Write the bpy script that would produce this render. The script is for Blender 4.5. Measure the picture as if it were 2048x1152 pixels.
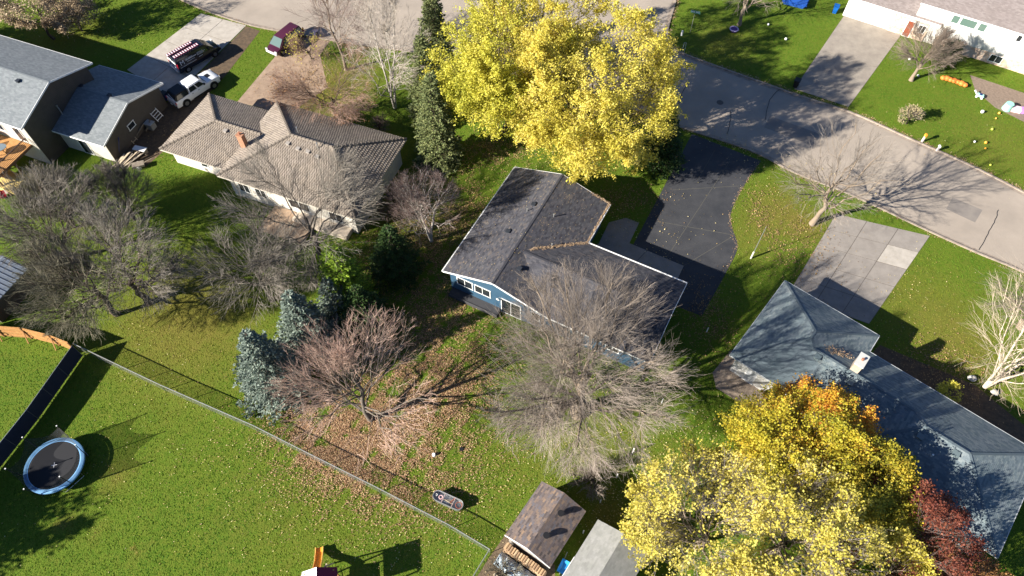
import bpy, bmesh, math, random
import numpy as np
from mathutils import Vector, Matrix
R = math.radians
rng = np.random.default_rng(11)
random.seed(5)
S = bpy.context.scene
for o in list(bpy.data.objects): bpy.data.objects.remove(o)
COL = S.collection

# ------------------------------------------------------------ camera, sky, sun, exposure
CAM_H, FPX, PITCH = 55.0, 1420.0, R(57.0)
cam = bpy.data.objects.new('camera', bpy.data.cameras.new('camera')); COL.objects.link(cam)
cam.location = (0, 0, CAM_H); cam.rotation_euler = (R(90) - PITCH, 0, 0)
cam.data.sensor_width = 36; cam.data.lens = 36 * FPX / 2048
cam.data.clip_start = 0.5; cam.data.clip_end = 6000
S.camera = cam
SUN_AZ, SUN_EL = R(23.0), R(26.5)            # direction the light travels on the ground; height of the sun
w = bpy.data.worlds.new('World'); S.world = w; w.use_nodes = True
nt = w.node_tree; nt.nodes.clear()
sky = nt.nodes.new('ShaderNodeTexSky'); sky.sky_type = 'NISHITA'; sky.sun_disc = False
sky.sun_elevation = SUN_EL; sky.air_density = .6; sky.dust_density = .15; sky.ozone_density = 4; sky.altitude = 300
sky.sun_rotation = R(90) - (SUN_AZ + math.pi)
bg = nt.nodes.new('ShaderNodeBackground'); bg.inputs[1].default_value = 0.06
ow = nt.nodes.new('ShaderNodeOutputWorld')
nt.links.new(sky.outputs[0], bg.inputs[0]); nt.links.new(bg.outputs[0], ow.inputs[0])
sl = bpy.data.lights.new('sun', 'SUN'); sl.energy = 5.0; sl.angle = R(0.6); sl.color = (1, .93, .82)
so = bpy.data.objects.new('sun', sl); COL.objects.link(so); so.location = (-60, -20, 60)
so.rotation_euler = Vector((math.cos(SUN_AZ) * math.cos(SUN_EL), math.sin(SUN_AZ) * math.cos(SUN_EL), -math.sin(SUN_EL))).to_track_quat('-Z', 'Y').to_euler()
S.view_settings.view_transform = 'Standard'; S.view_settings.look = 'None'
S.view_settings.exposure = 1.5; S.view_settings.gamma = 1; S.view_settings.use_curve_mapping = False
S.render.engine = 'CYCLES'

# ------------------------------------------------------------ measuring: a spot of the place seen from the drone
_sp, _cp = math.sin(PITCH), math.cos(PITCH)
def at(x, y, z=0.0):
    u, v = (x - 1024) / FPX, (y - 576) / FPX
    d = (u, -v * _sp + _cp, -v * _cp - _sp)
    t = (CAM_H - z) / -d[2]
    return Vector((d[0] * t, d[1] * t, z))
def a2(x, y, z=0.0):
    p = at(x, y, z); return (p.x, p.y)

# ------------------------------------------------------------ materials
MATS = {}
def mat(name, col, rough=.8, col2=None, scale=3.0, bump=0.0, bscale=30.0, spec=.3, metal=0.0, rnd=None, detail=4, trans=0.0, wave=None, coat=0.0, dist=.02):
    """rnd: list of (pos,colour) looked up by the per-face 'rnd' value; col/col2: noise mix"""
    if name in MATS: return MATS[name]
    m = bpy.data.materials.new(name); m.use_nodes = True; MATS[name] = m
    n = m.node_tree.nodes; l = m.node_tree.links
    b = n['Principled BSDF']; b.inputs['Roughness'].default_value = rough
    b.inputs['Specular IOR Level'].default_value = spec; b.inputs['Metallic'].default_value = metal
    if coat: b.inputs['Coat Weight'].default_value = coat; b.inputs['Coat Roughness'].default_value = .08
    tc = n.new('ShaderNodeTexCoord')
    def rgb(c): return (c[0], c[1], c[2], 1)
    src = None
    if rnd:
        a = n.new('ShaderNodeAttribute'); a.attribute_name = 'rnd'
        r = n.new('ShaderNodeValToRGB'); e = r.color_ramp.elements
        while len(e) < len(rnd): e.new(.5)
        for i, (p, c) in enumerate(rnd): e[i].position = p; e[i].color = rgb(c)
        l.new(a.outputs['Fac'], r.inputs[0]); src = r.outputs[0]
    if col2 is not None:
        no = n.new('ShaderNodeTexNoise'); no.inputs['Scale'].default_value = scale; no.inputs['Detail'].default_value = detail
        no.inputs['Roughness'].default_value = .65
        l.new(tc.outputs['Object'], no.inputs['Vector'])
        rr = n.new('ShaderNodeValToRGB'); rr.color_ramp.elements[0].position = .36; rr.color_ramp.elements[1].position = .64
        l.new(no.outputs['Fac'], rr.inputs[0])
        mx = n.new('ShaderNodeMix'); mx.data_type = 'RGBA'
        l.new(rr.outputs[0], mx.inputs['Factor'])
        if src:
            mx.blend_type = 'MULTIPLY'; mx.inputs['Factor'].default_value = 1
            l.new(src, mx.inputs['A']); mx.inputs['B'].default_value = rgb(col2)
        else:
            mx.inputs['A'].default_value = rgb(col); mx.inputs['B'].default_value = rgb(col2)
        src = mx.outputs['Result']
    if src: l.new(src, b.inputs['Base Color'])
    else: b.inputs['Base Color'].default_value = rgb(col)
    if bump:
        nb = n.new('ShaderNodeTexNoise'); nb.inputs['Scale'].default_value = bscale; nb.inputs['Detail'].default_value = 3
        l.new(tc.outputs['Object'], nb.inputs['Vector'])
        bp = n.new('ShaderNodeBump'); bp.inputs['Strength'].default_value = bump; bp.inputs['Distance'].default_value = dist
        l.new(nb.outputs['Fac'], bp.inputs['Height']); l.new(bp.outputs[0], b.inputs['Normal'])
        last = bp
    if wave:                                     # lap siding relief, horizontal courses
        wv = n.new('ShaderNodeTexWave'); wv.wave_type = 'BANDS'; wv.bands_direction = 'Z'; wv.wave_profile = 'SAW'
        wv.inputs['Scale'].default_value = wave
        l.new(tc.outputs['Object'], wv.inputs['Vector'])
        bp = n.new('ShaderNodeBump'); bp.inputs['Strength'].default_value = 1; bp.inputs['Distance'].default_value = .03
        l.new(wv.outputs['Fac'], bp.inputs['Height']); l.new(bp.outputs[0], b.inputs['Normal'])
    if trans:
        out = n['Material Output']
        t = n.new('ShaderNodeBsdfTranslucent'); ms = n.new('ShaderNodeMixShader'); ms.inputs[0].default_value = trans
        if src: l.new(src, t.inputs['Color'])
        else: t.inputs['Color'].default_value = rgb(col)
        l.new(b.outputs[0], ms.inputs[1]); l.new(t.outputs[0], ms.inputs[2]); l.new(ms.outputs[0], out.inputs['Surface'])
    return m

WHITE = mat('white_trim', (.78, .78, .76), .5)
WHITEW = mat('white_siding', (.74, .73, .70), .6, (.66, .65, .62), 1.2, wave=2.2)
GLASS = mat('window_glass', (.02, .025, .03), .08, spec=.8)
BLACK = mat('black_plastic', (.015, .015, .017), .5)
STEEL = mat('galvanized_steel', (.55, .56, .55), .38, (.42, .43, .43), 8, metal=.7)
CONC = mat('pale_concrete', (.42, .385, .34), .9, (.34, .31, .27), 1.3, bump=.3, bscale=40)
CONC2 = mat('grey_concrete', (.27, .245, .22), .9, (.22, .198, .178), 1.0, bump=.3, bscale=40)
WOODN = mat('new_cedar', (.50, .27, .10), .7, (.40, .20, .07), 4)
BARKG = mat('grey_bark', (.17, .14, .115), .95, (.10, .085, .07), 5, bump=.5, bscale=25)

# ------------------------------------------------------------ mesh helpers
def link(name, me, m=None, parent=None, **props):
    o = bpy.data.objects.new(name, me); COL.objects.link(o)
    if m is not None and me is not None:
        for q in (m if isinstance(m, (list, tuple)) else [m]): me.materials.append(q)
    if parent is not None: o.parent = parent
    for k, v in props.items(): o[k] = v
    return o
def npmesh(name, V, F, rnd=None, smooth=False, mi=None):
    V = np.asarray(V, np.float32).reshape(-1, 3); F = np.asarray(F, np.int32)
    me = bpy.data.meshes.new(name); k = F.shape[1]; nf = len(F)
    me.vertices.add(len(V)); me.vertices.foreach_set('co', V.ravel())
    me.loops.add(nf * k); me.loops.foreach_set('vertex_index', F.ravel())
    me.polygons.add(nf); me.polygons.foreach_set('loop_start', np.arange(0, nf * k, k, dtype=np.int32))
    me.polygons.foreach_set('loop_total', np.full(nf, k, np.int32))
    me.polygons.foreach_set('use_smooth', np.full(nf, bool(smooth)))
    if mi is not None: me.polygons.foreach_set('material_index', np.asarray(mi, np.int32))
    if rnd is not None:
        at_ = me.attributes.new('rnd', 'FLOAT', 'FACE'); at_.data.foreach_set('value', np.asarray(rnd, np.float32))
    me.update(calc_edges=True); me.validate()
    return me
class MB:
    def __init__(s): s.v = []; s.f = []
    def add(s, vs, fs):
        n = len(s.v); s.v += [tuple(q) for q in vs]; s.f += [tuple(n + i for i in f) for f in fs]
    def box(s, x0, x1, y0, y1, z0, z1):
        s.add([(x0, y0, z0), (x1, y0, z0), (x1, y1, z0), (x0, y1, z0), (x0, y0, z1), (x1, y0, z1), (x1, y1, z1), (x0, y1, z1)],
              [(0, 3, 2, 1), (4, 5, 6, 7), (0, 1, 5, 4), (1, 2, 6, 5), (2, 3, 7, 6), (3, 0, 4, 7)])
    def bar(s, p, q, w, h=None, up=(0, 0, 1)):
        """rectangular bar between two points"""
        p, q = Vector(p), Vector(q); h = h or w; d = (q - p).normalized(); u = Vector(up)
        if abs(d.dot(u)) > .98: u = Vector((1, 0, 0))
        sd = d.cross(u).normalized() * w / 2; uu = sd.cross(d).normalized() * h / 2
        c = [p - sd - uu, p + sd - uu, p + sd + uu, p - sd + uu, q - sd - uu, q + sd - uu, q + sd + uu, q - sd + uu]
        s.add(c, [(0, 3, 2, 1), (4, 5, 6, 7), (0, 1, 5, 4), (1, 2, 6, 5), (2, 3, 7, 6), (3, 0, 4, 7)])
    def prism(s, poly, z0, z1):
        n = len(poly); zz0 = z0 if isinstance(z0, (list, tuple)) else [z0] * n; zz1 = z1 if isinstance(z1, (list, tuple)) else [z1] * n
        s.add([(p[0], p[1], z) for p, z in zip(poly, zz0)] + [(p[0], p[1], z) for p, z in zip(poly, zz1)],
              [tuple(range(n))[::-1], tuple(range(n, 2 * n))] + [(i, (i + 1) % n, n + (i + 1) % n, n + i) for i in range(n)])
    def slab(s, pts, t):
        n = len(pts); s.add([tuple(p) for p in pts] + [(p[0], p[1], p[2] - t) for p in pts],
              [tuple(range(n)), tuple(range(n, 2 * n))[::-1]] + [(i, n + i, n + (i + 1) % n, (i + 1) % n) for i in range(n)])
    def tube(s, pts, r, n=8, caps=True):
        pts = [Vector(p) for p in pts]; rr = r if isinstance(r, (list, tuple)) else [r] * len(pts); b = len(s.v)
        for i, p in enumerate(pts):
            d = (pts[min(i + 1, len(pts) - 1)] - pts[max(i - 1, 0)]).normalized()
            u = Vector((0, 0, 1)) if abs(d.z) < .9 else Vector((1, 0, 0))
            e1 = d.cross(u).normalized(); e2 = d.cross(e1)
            for k in range(n):
                a = 2 * math.pi * k / n; s.v.append(tuple(p + (e1 * math.cos(a) + e2 * math.sin(a)) * rr[i]))
        for i in range(len(pts) - 1):
            for k in range(n):
                s.f.append((b + i * n + k, b + i * n + (k + 1) % n, b + (i + 1) * n + (k + 1) % n, b + (i + 1) * n + k))
        if caps: s.f.append(tuple(b + k for k in range(n))); s.f.append(tuple(b + (len(pts) - 1) * n + k for k in range(n))[::-1])
    def disc(s, c, r, axis=(0, 0, 1), h=.02, n=20):
        c = Vector(c); ax = Vector(axis).normalized(); s.tube([c - ax * h / 2, c + ax * h / 2], r, n)
    def build(s, name, m, parent=None, smooth=False, bevel=0, **props):
        me = bpy.data.meshes.new(name); me.from_pydata(s.v, [], s.f)
        bm = bmesh.new(); bm.from_mesh(me)
        if bevel: bmesh.ops.bevel(bm, geom=[e for e in bm.edges if len(e.link_faces) == 2 and e.calc_face_angle(0) > .5], offset=bevel, segments=2, affect='EDGES', clamp_overlap=True)
        bmesh.ops.recalc_face_normals(bm, faces=bm.faces); bm.to_mesh(me); bm.free()
        if smooth:
            for p in me.polygons: p.use_smooth = True
            try: me.set_sharp_from_angle(angle=R(40))
            except Exception: pass
        return link(name, me, m, parent, **props)
def thing(name, label, cat, loc=(0, 0, 0), rotz=0, group=None):
    o = bpy.data.objects.new(name, None); COL.objects.link(o); o.location = loc; o.rotation_euler = (0, 0, rotz)
    o['label'] = label; o['category'] = cat
    if group: o['group'] = group
    return o
def tag(o, label, cat, group=None):
    o['label'] = label; o['category'] = cat
    if group: o['group'] = group
    return o
def copy_tree(o, loc=None, rotz=None, label=None, group=None, parent=None):
    c = o.copy(); COL.objects.link(c); c.parent = parent
    if loc is not None: c.location = loc
    if rotz is not None: c.rotation_euler[2] = rotz
    if label: c['label'] = label
    if group: c['group'] = group
    for ch in list(o.children): copy_tree(ch, parent=c)
    return c
def inpoly(P, poly):
    x, y = P[:, 0], P[:, 1]; r = np.zeros(len(P), bool); n = len(poly)
    for i in range(n):
        x0, y0 = poly[i]; x1, y1 = poly[(i + 1) % n]
        if y0 == y1: continue
        c = ((y0 > y) != (y1 > y)) & (x < (x1 - x0) * (y - y0) / (y1 - y0) + x0); r ^= c
    return r
def smooth_line(pts, n=6):
    """Catmull-Rom through 2D points"""
    P = [pts[0]] + list(pts) + [pts[-1]]; out = []
    for i in range(1, len(P) - 2):
        p0, p1, p2, p3 = [Vector(q[:2]) for q in P[i - 1:i + 3]]
        for k in range(n):
            t = k / n; out.append(tuple(.5 * ((2 * p1) + (p2 - p0) * t + (2 * p0 - 5 * p1 + 4 * p2 - p3) * t * t + (3 * p1 - p0 - 3 * p2 + p3) * t ** 3)))
    out.append(tuple(P[-1][:2])); return out

# ------------------------------------------------------------ the ground
CURB_N = [a2(1356, -60), a2(1350, 0), a2(1336, 50), a2(1334, 78), a2(1345, 98), a2(1400, 122), a2(1590, 190), a2(1700, 226), a2(1815, 277), a2(1935, 330), a2(2048, 387), a2(2200, 465)]
CURB_S = [a2(250, -60), a2(375, 5), a2(480, 44), a2(560, 62), a2(700, 86), a2(840, 106), a2(1000, 140), a2(1200, 194), a2(1350, 250), a2(1500, 300), a2(1590, 345), a2(1700, 388), a2(1850, 458), a2(1950, 503), a2(2050, 545), a2(2250, 640)]
CURB_NW = [a2(250, -190), a2(700, -110), a2(1150, -70), a2(1225, -160)]
cn, cs = smooth_line(CURB_N), smooth_line(CURB_S)
ROAD = cn + cs[::-1] + [a2(150, -200), a2(1356, -200)]
HARD = [ROAD]
def sheet(name, poly, m, z, kind='structure', parent=None, hard=True):
    bm = bmesh.new(); vs = [bm.verts.new((p[0], p[1], z)) for p in poly]; f = bm.faces.new(vs); f.normal_update()
    if f.normal.z < 0: f.normal_flip()
    bmesh.ops.triangulate(bm, faces=[f]); me = bpy.data.meshes.new(name); bm.to_mesh(me); bm.free()
    if hard: HARD.append(list(poly))
    return link(name, me, m, parent, **({'kind': kind} if kind else {}))

def dryness(X, Y):
    """0 lush .. 1 straw coloured turf, where the lawns are dry or worn"""
    d = np.zeros_like(X)
    for px, py, r, a in [(380, 700, 7, .48), (300, 640, 5, .35), (450, 640, 4, .35), (820, 300, 4, .35), (1560, 420, 3.5, .8), (1500, 480, 3, .45), (1450, 90, 4, .5), (1930, 700, 5, .65),
                         (1990, 300, 6, .45), (1060, 900, 6, .35), (1250, 880, 5, .3), (620, 190, 5, .6), (700, 150, 5, .45), (150, 60, 5, .35), (1720, 560, 4, .35), (840, 430, 4, .6), (960, 470, 3, .5),
                         (200, 470, 5, .3), (570, 1000, 6, .32), (850, 1050, 5, .25), (1620, 330, 3, .4), (1850, 600, 5, .3), (90, 90, 6, .2), (400, 560, 5, .45)]:
        g = a2(px, py); d += a * np.exp(-((X - g[0]) ** 2 + (Y - g[1]) ** 2) / (2 * (r * .7) ** 2))
    d += .10 * np.sin((X * .52 + Y * .85) * 4.2) * (Y < 30) + .05 * np.sin((X * .9 - Y * .43) * 5.0) * (Y >= 30)
    for px, py, r, a in [(1220, 1040, 1.2, .9), (232, 950, 1.0, .7), (128, 1050, .5, .9), (190, 1065, .4, .8), (755, 850, 1.2, .5), (1620, 455, 1.3, .7), (265, 1100, .4, .8)]:
        g = a2(px, py); d += a * np.exp(-((X - g[0]) ** 2 + (Y - g[1]) ** 2) / (2 * r * r))
    return np.clip(d, 0, 1)
xs = np.concatenate([[-3000, -800, -250, -120], np.arange(-85, 86, 1.1), [120, 250, 800, 3000]])
ys = np.concatenate([[-3000, -800, -200, -60, -15], np.arange(0, 105, 1.1), [130, 200, 500, 1200, 4000]])
gx, gy = np.meshgrid(xs, ys); nx, ny = len(xs), len(ys)
V = np.stack([gx.ravel(), gy.ravel(), np.zeros(nx * ny)], 1)
i = np.arange(nx * ny).reshape(ny, nx)
F = np.stack([i[:-1, :-1], i[:-1, 1:], i[1:, 1:], i[1:, :-1]], -1).reshape(-1, 4)
me = npmesh('lawn', V, F)
da = me.attributes.new('dry', 'FLOAT', 'POINT'); da.data.foreach_set('value', dryness(V[:, 0], V[:, 1]).astype(np.float32))
gm = bpy.data.materials.new('turf'); gm.use_nodes = True
n = gm.node_tree.nodes; l = gm.node_tree.links; b = n['Principled BSDF']; b.inputs['Roughness'].default_value = .95; b.inputs['Specular IOR Level'].default_value = .1
tc = n.new('ShaderNodeTexCoord'); atn = n.new('ShaderNodeAttribute'); atn.attribute_name = 'dry'
def gnoise(sc, lo, hi, det=5):
    a = n.new('ShaderNodeTexNoise'); a.inputs['Scale'].default_value = sc; a.inputs['Detail'].default_value = det; a.inputs['Roughness'].default_value = .7
    l.new(tc.outputs['Object'], a.inputs['Vector']); m_ = n.new('ShaderNodeMapRange'); m_.inputs[1].default_value = lo; m_.inputs[2].default_value = hi
    l.new(a.outputs['Fac'], m_.inputs[0]); return m_.outputs[0]
def gmix(f, A, B):
    m_ = n.new('ShaderNodeMix'); m_.data_type = 'RGBA'; l.new(f, m_.inputs['Factor'])
    for k, q in (('A', A), ('B', B)):
        if isinstance(q, tuple): m_.inputs[k].default_value = (*q, 1)
        else: l.new(q, m_.inputs[k])
    return m_.outputs['Result']
base = gmix(gnoise(.35, .35, .65), (.050, .120, .008), (.084, .150, .011))
base = gmix(gnoise(3.2, .3, .7), base, (.125, .16, .020))
addn = n.new('ShaderNodeMath'); addn.operation = 'MULTIPLY_ADD'; l.new(gnoise(1.1, .3, .7), addn.inputs[0]); addn.inputs[1].default_value = .5; l.new(atn.outputs['Fac'], addn.inputs[2])
sub = n.new('ShaderNodeMath'); sub.operation = 'SUBTRACT'; sub.use_clamp = True; l.new(addn.outputs[0], sub.inputs[0]); sub.inputs[1].default_value = .25
base = gmix(sub.outputs[0], base, (.155, .140, .028))
base = gmix(gnoise(16, .52, .75, 2), base, (.030, .065, .004))
l.new(base, b.inputs['Base Color'])
nb = n.new('ShaderNodeTexNoise'); nb.inputs['Scale'].default_value = 9; nb.inputs['Detail'].default_value = 6; l.new(tc.outputs['Object'], nb.inputs['Vector'])
bp = n.new('ShaderNodeBump'); bp.inputs['Strength'].default_value = .8; bp.inputs['Distance'].default_value = .08
l.new(nb.outputs['Fac'], bp.inputs['Height']); l.new(bp.outputs[0], b.inputs['Normal'])
link('lawn', me, gm, kind='structure')

ASPH = mat('aged_asphalt', (.285, .245, .205), .9, (.35, .30, .25), .22, bump=.4, bscale=60, detail=9)
sheet('road', ROAD, ASPH, .004)
def curb(name, line, wdt, m, h=.13, side=1):
    mb = MB(); L = [Vector(q[:2]) for q in line]; nrm = []
    for i_, p in enumerate(L):
        d = (L[min(i_ + 1, len(L) - 1)] - L[max(i_ - 1, 0)]).normalized(); nrm.append(Vector((-d.y, d.x)) * side)
    prof = [(0, 0), (.02, h), (wdt * .45, h), (wdt * .45 + .03, 0)]
    prof = [(-.38, .008), (-.02, .014), (.0, h), (.17, h), (.175, -.02)]
    vs = [(p.x + nn.x * a_, p.y + nn.y * a_, z_) for p, nn in zip(L, nrm) for a_, z_ in prof]
    k = len(prof); fs = [(i_ * k + j, i_ * k + j + 1, (i_ + 1) * k + j + 1, (i_ + 1) * k + j) for i_ in range(len(L) - 1) for j in range(k - 1)]
    mb.add(vs, fs); return mb.build(name, m, kind='structure')
CURBM = mat('curb_concrete', (.33, .28, .23), .9, (.22, .18, .15), 1.8, bump=.3)
curb('curb', cn, .4, CURBM, side=1); curb('curb', cs, .4, CURBM, side=-1)
# road cracks sealed with tar (real narrow raised beads)
mb = MB()
for pl in [[(1375, 165), (1366, 182), (1358, 205), (1352, 232)], [(1462, 222), (1460, 245), (1455, 268)], [(1996, 420), (1990, 440), (1975, 468), (1958, 500)], [(1560, 118 + 60), (1540, 200), (1530, 240)]]:
    pts = smooth_line([a2(*q) for q in pl], 5); mb.tube([(p[0] + random.uniform(-.05, .05), p[1], .006) for p in pts], .035, 5)
mb.build('road_crack', mat('tar', (.03, .03, .032), .6), kind='structure')

for k_, pl in enumerate([[(1540, 232), (1640, 268), (1628, 292), (1528, 255)], [(900, 40), (990, 52), (980, 78), (895, 66)], [(1905, 395), (1965, 420), (1950, 445), (1892, 418)]]):
    sheet('road_patch', [a2(*q) for q in pl], mat('patched_asphalt', (.19, .17, .155), .9, (.23, .205, .18), .8, bump=.4, bscale=60), .008, hard=False)
mb = MB(); mb.disc((0, 0, .004), .38, h=.012, n=24); o = mb.build('manhole_cover', mat('cast_iron', (.09, .08, .075), .6), kind='structure'); o.location = at(1440, 205)
def slab_drive(name, quad, nu, nv, m, z=.03, gap=.025, tint=None):
    """driveway laid as separate slabs between the four ground corners"""
    root = bpy.data.objects.new(name, None); COL.objects.link(root); root['kind'] = 'structure'
    q = [Vector(p[:2]) for p in quad]; HARD.append([tuple(p) for p in q])
    for i_ in range(nu):
        for j in range(nv):
            def pt(u, v): a_ = q[0].lerp(q[1], u); b_ = q[3].lerp(q[2], u); return a_.lerp(b_, v)
            e = gap / max((q[1] - q[0]).length / nu, .1) / nu; e2 = gap / max((q[3] - q[0]).length / nv, .1) / nv
            c = [pt(i_ / nu + e, j / nv + e2), pt((i_ + 1) / nu - e, j / nv + e2), pt((i_ + 1) / nu - e, (j + 1) / nv - e2), pt(i_ / nu + e, (j + 1) / nv - e2)]
            mb = MB(); mb.prism(c, 0, z + random.uniform(-.004, .004)); mm = m
            if tint and (i_, j) in tint: mm = tint[(i_, j)]
            mb.build('slab', mm, root)
    jt = MB(); jt.prism(q, 0, .008); jt.build('joint', mat('joint_dirt', (.09, .075, .06), .95), root)
    return root
slab_drive('driveway', [a2(1672, 428), a2(1860, 472), a2(1738, 648), a2(1575, 590)], 3, 5, CONC2, tint={(2, 1): CONC})
slab_drive('driveway', [a2(402, 27), a2(493, 51), a2(345, 197), a2(254, 140)], 2, 4, CONC)
slab_drive('driveway', [a2(1690, 28), a2(1808, 62), a2(1697, 214), a2(1588, 178)], 1, 2, mat('weathered_concrete', (.31, .275, .23), .9, (.24, .21, .18), .8, bump=.3, bscale=40))
BLK = mat('sealed_blacktop', (.034, .036, .042), .7, (.052, .053, .058), .5, bump=.4, bscale=50, detail=8)
BLACKTOP = [a2(1384, 268), a2(1522, 322)] + smooth_line([a2(1505, 345), a2(1480, 385), a2(1462, 425), a2(1464, 455), a2(1475, 495), a2(1455, 540)]) + [a2(1404, 632), a2(1290, 590), a2(1232, 545), a2(1264, 494)]
sheet('blacktop_driveway', BLACKTOP, BLK, .012)
mb = MB()                                       # faint pale seams of the blacktop
for pl in [[(1460, 322), (1330, 520)], [(1345, 380), (1478, 372)], [(1300, 440), (1466, 470)], [(1345, 545), (1470, 470)], [(1430, 300), (1395, 360)]]:
    p, q = at(*pl[0]), at(*pl[1]); mb.bar((p.x, p.y, .0125), (q.x, q.y, .0125), .05, .004)
mb.build('blacktop_seam', mat('seam_dust', (.085, .082, .07), .9), kind='structure')
slab_drive('concrete_apron', [a2(1222, 471), a2(1368, 532), a2(1352, 566), a2(1180, 498)], 2, 1, CONC2, z=.035)
sheet('front_walk', [a2(1218, 445), a2(1252, 436), a2(1278, 446), a2(1258, 488), a2(1222, 471), a2(1196, 490)], CONC2, .024)
sheet('gravel_driveway', [a2(548, 116), a2(575, 70), a2(660, 82), a2(640, 110), a2(655, 175), a2(560, 240), a2(520, 215), a2(474, 204)], mat('brown_gravel', (.25, .18, .13), .95, (.34, .25, .18), 1.2, bump=.6, bscale=30), .006)
sheet('patio', [a2(1425, 745), a2(1462, 700), a2(1580, 790), a2(1540, 830), a2(1470, 800), a2(1432, 776)], mat('patio_concrete', (.30, .24, .19), .9, (.24, .19, .15), 1.5, bump=.3), .010)
DIRT = mat('leafy_dirt', (.075, .055, .038), .95, (.13, .09, .055), 2.5, bump=.7, bscale=14, detail=8, dist=.05)
sheet('dirt_side_yard', [a2(322, 214), a2(345, 198), a2(420, 126), a2(493, 52), a2(520, 62), a2(452, 150), a2(418, 186), a2(380, 230), a2(330, 300), a2(290, 335), a2(222, 322)], DIRT, .008)
sheet('garden_bed', [a2(1745, 705), a2(1760, 690), a2(1950, 770), a2(2060, 860), a2(2060, 905), a2(1850, 780)], DIRT, .008)
sheet('garden_bed', [a2(1010, 1070), a2(975, 1120), a2(950, 1160), a2(1110, 1200), a2(1110, 1130)], mat('weedy_dirt', (.12, .09, .06), .95, (.22, .16, .10), 5, bump=.7, bscale=14, detail=8, dist=.05), .008)
sheet('garden_bed', [a2(1940, 150), a2(2060, 190), a2(2060, 250), a2(1990, 215), a2(1950, 180)], mat('pale_mulch', (.24, .18, .14), .95, (.17, .13, .1), 4, bump=.5), .008)
sheet('paver_patio', [a2(-60, 420), a2(20, 385), a2(28, 350), a2(-60, 330)], CONC, .010)

# ------------------------------------------------------------ roofs, walls, windows
def slope(parent, pts, m, name='shingles', tab=.31, course=.145, lift=.014, barrel=0.0):
    """one roof plane covered in overlapping tabs, cut to the outline pts (convex, local coordinates)"""
    P = [Vector(p) for p in pts]; nn = Vector((0, 0, 0))
    for i_ in range(len(P)): nn += (P[i_] - P[0]).cross(P[(i_ + 1) % len(P)] - P[0])
    nn.normalize()
    if nn.z < 0: nn = -nn
    u = Vector((0, 0, 1)).cross(nn)
    u = u.normalized() if u.length > 1e-4 else Vector((1, 0, 0)); v = nn.cross(u)
    U = [(p - P[0]).dot(u) for p in P]; Vv = [(p - P[0]).dot(v) for p in P]
    u0, u1, v0, v1 = min(U) - .3, max(U) + .3, min(Vv), max(Vv) + course
    nu, nv = int((u1 - u0) / tab) + 2, int((v1 - v0) / course) + 1
    jj, ii = np.meshgrid(np.arange(nv), np.arange(nu), indexing='ij'); jj = jj.ravel(); ii = ii.ravel()
    off = (jj % 2) * .5 * tab + rng.uniform(-.04, .04, nv)[jj] * tab / .3
    a = u0 - tab + ii * tab + off; bb = v0 + jj * course; N = len(a)
    if barrel:                                   # 3 facets across: raised middle
        aa = np.stack([a, a + tab * .3, a + tab * .7, a + tab], 1); hz = np.array([.0, barrel, barrel, .0])
    else: aa = np.stack([a, a + tab * .97], 1); hz = np.array([0, 0.])
    K = aa.shape[1]; jit = rng.uniform(0, lift * .35, N)[:, None]
    lo = np.stack([aa, np.repeat(bb[:, None], K, 1), np.broadcast_to(hz + lift, (N, K)) + jit], -1)
    hi = np.stack([aa, np.repeat(bb[:, None] + course * 1.04, K, 1), np.broadcast_to(hz + .006, (N, K)) + 0 * jit], -1)
    bt = np.stack([aa, np.repeat(bb[:, None], K, 1), np.broadcast_to(hz * .0 - .0, (N, K)) + 0 * jit], -1)
    L3 = np.stack([bt, lo, hi], 1).reshape(N, 3 * K, 3)
    O = np.array(P[0]); M = np.array([u, v, nn]); VV = O + L3.reshape(-1, 3) @ M
    fs = []
    for r_ in range(2):
        for k in range(K - 1): fs.append([r_ * K + k, r_ * K + k + 1, (r_ + 1) * K + k + 1, (r_ + 1) * K + k])
    fs = np.array(fs); F_ = (np.arange(N)[:, None, None] * 3 * K + fs[None]).reshape(-1, 4)
    r = np.repeat(rng.uniform(0, 1, N), len(fs))
    me_ = npmesh(name, VV, F_, r)
    bm = bmesh.new(); bm.from_mesh(me_); C_ = sum(P, Vector()) / len(P)
    for i_ in range(len(P)):
        p, q = P[i_], P[(i_ + 1) % len(P)]; pn = (q - p).cross(nn).normalized()
        if (C_ - p).dot(pn) > 0: pn = -pn
        bmesh.ops.bisect_plane(bm, geom=bm.verts[:] + bm.edges[:] + bm.faces[:], plane_co=p + pn * .001, plane_no=pn, clear_outer=True)
    bm.to_mesh(me_); bm.free()
    return link(name, me_, m, parent, kind='stuff')
def deck(parent, polys, m, t=.16, name='roof'):
    mb = MB()
    for k, p in enumerate(polys): mb.slab([(q[0], q[1], q[2] - .004 * (k + 1) * 0 - .002) for q in p], t)
    return mb.build(name, m, parent)
def trim(parent, segs, w_=.04, h=.17, m=None, name='fascia', dz=-.07, out=.0):
    for p, q in segs:
        mb = MB(); mb.bar((p[0], p[1], p[2] + dz), (q[0], q[1], q[2] + dz), w_, h); mb.build(name, m or WHITE, parent)
def gutter(parent, segs, name='gutter', m=None):
    for p, q in segs:
        mb = MB(); a, b_ = Vector(p), Vector(q); d = (b_ - a).normalized(); s = Vector((d.y, -d.x, 0)).normalized()
        a = a + s * .05; b_ = b_ + s * .05
        mb.bar(a + Vector((0, 0, -.12)), b_ + Vector((0, 0, -.12)), .12, .02)
        mb.bar(a + s * .06 + Vector((0, 0, -.06)), b_ + s * .06 + Vector((0, 0, -.06)), .02, .13)
        mb.bar(a - s * .06 + Vector((0, 0, -.06)), b_ - s * .06 + Vector((0, 0, -.06)), .02, .13)
        mb.build(name, m or WHITE, parent)
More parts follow.
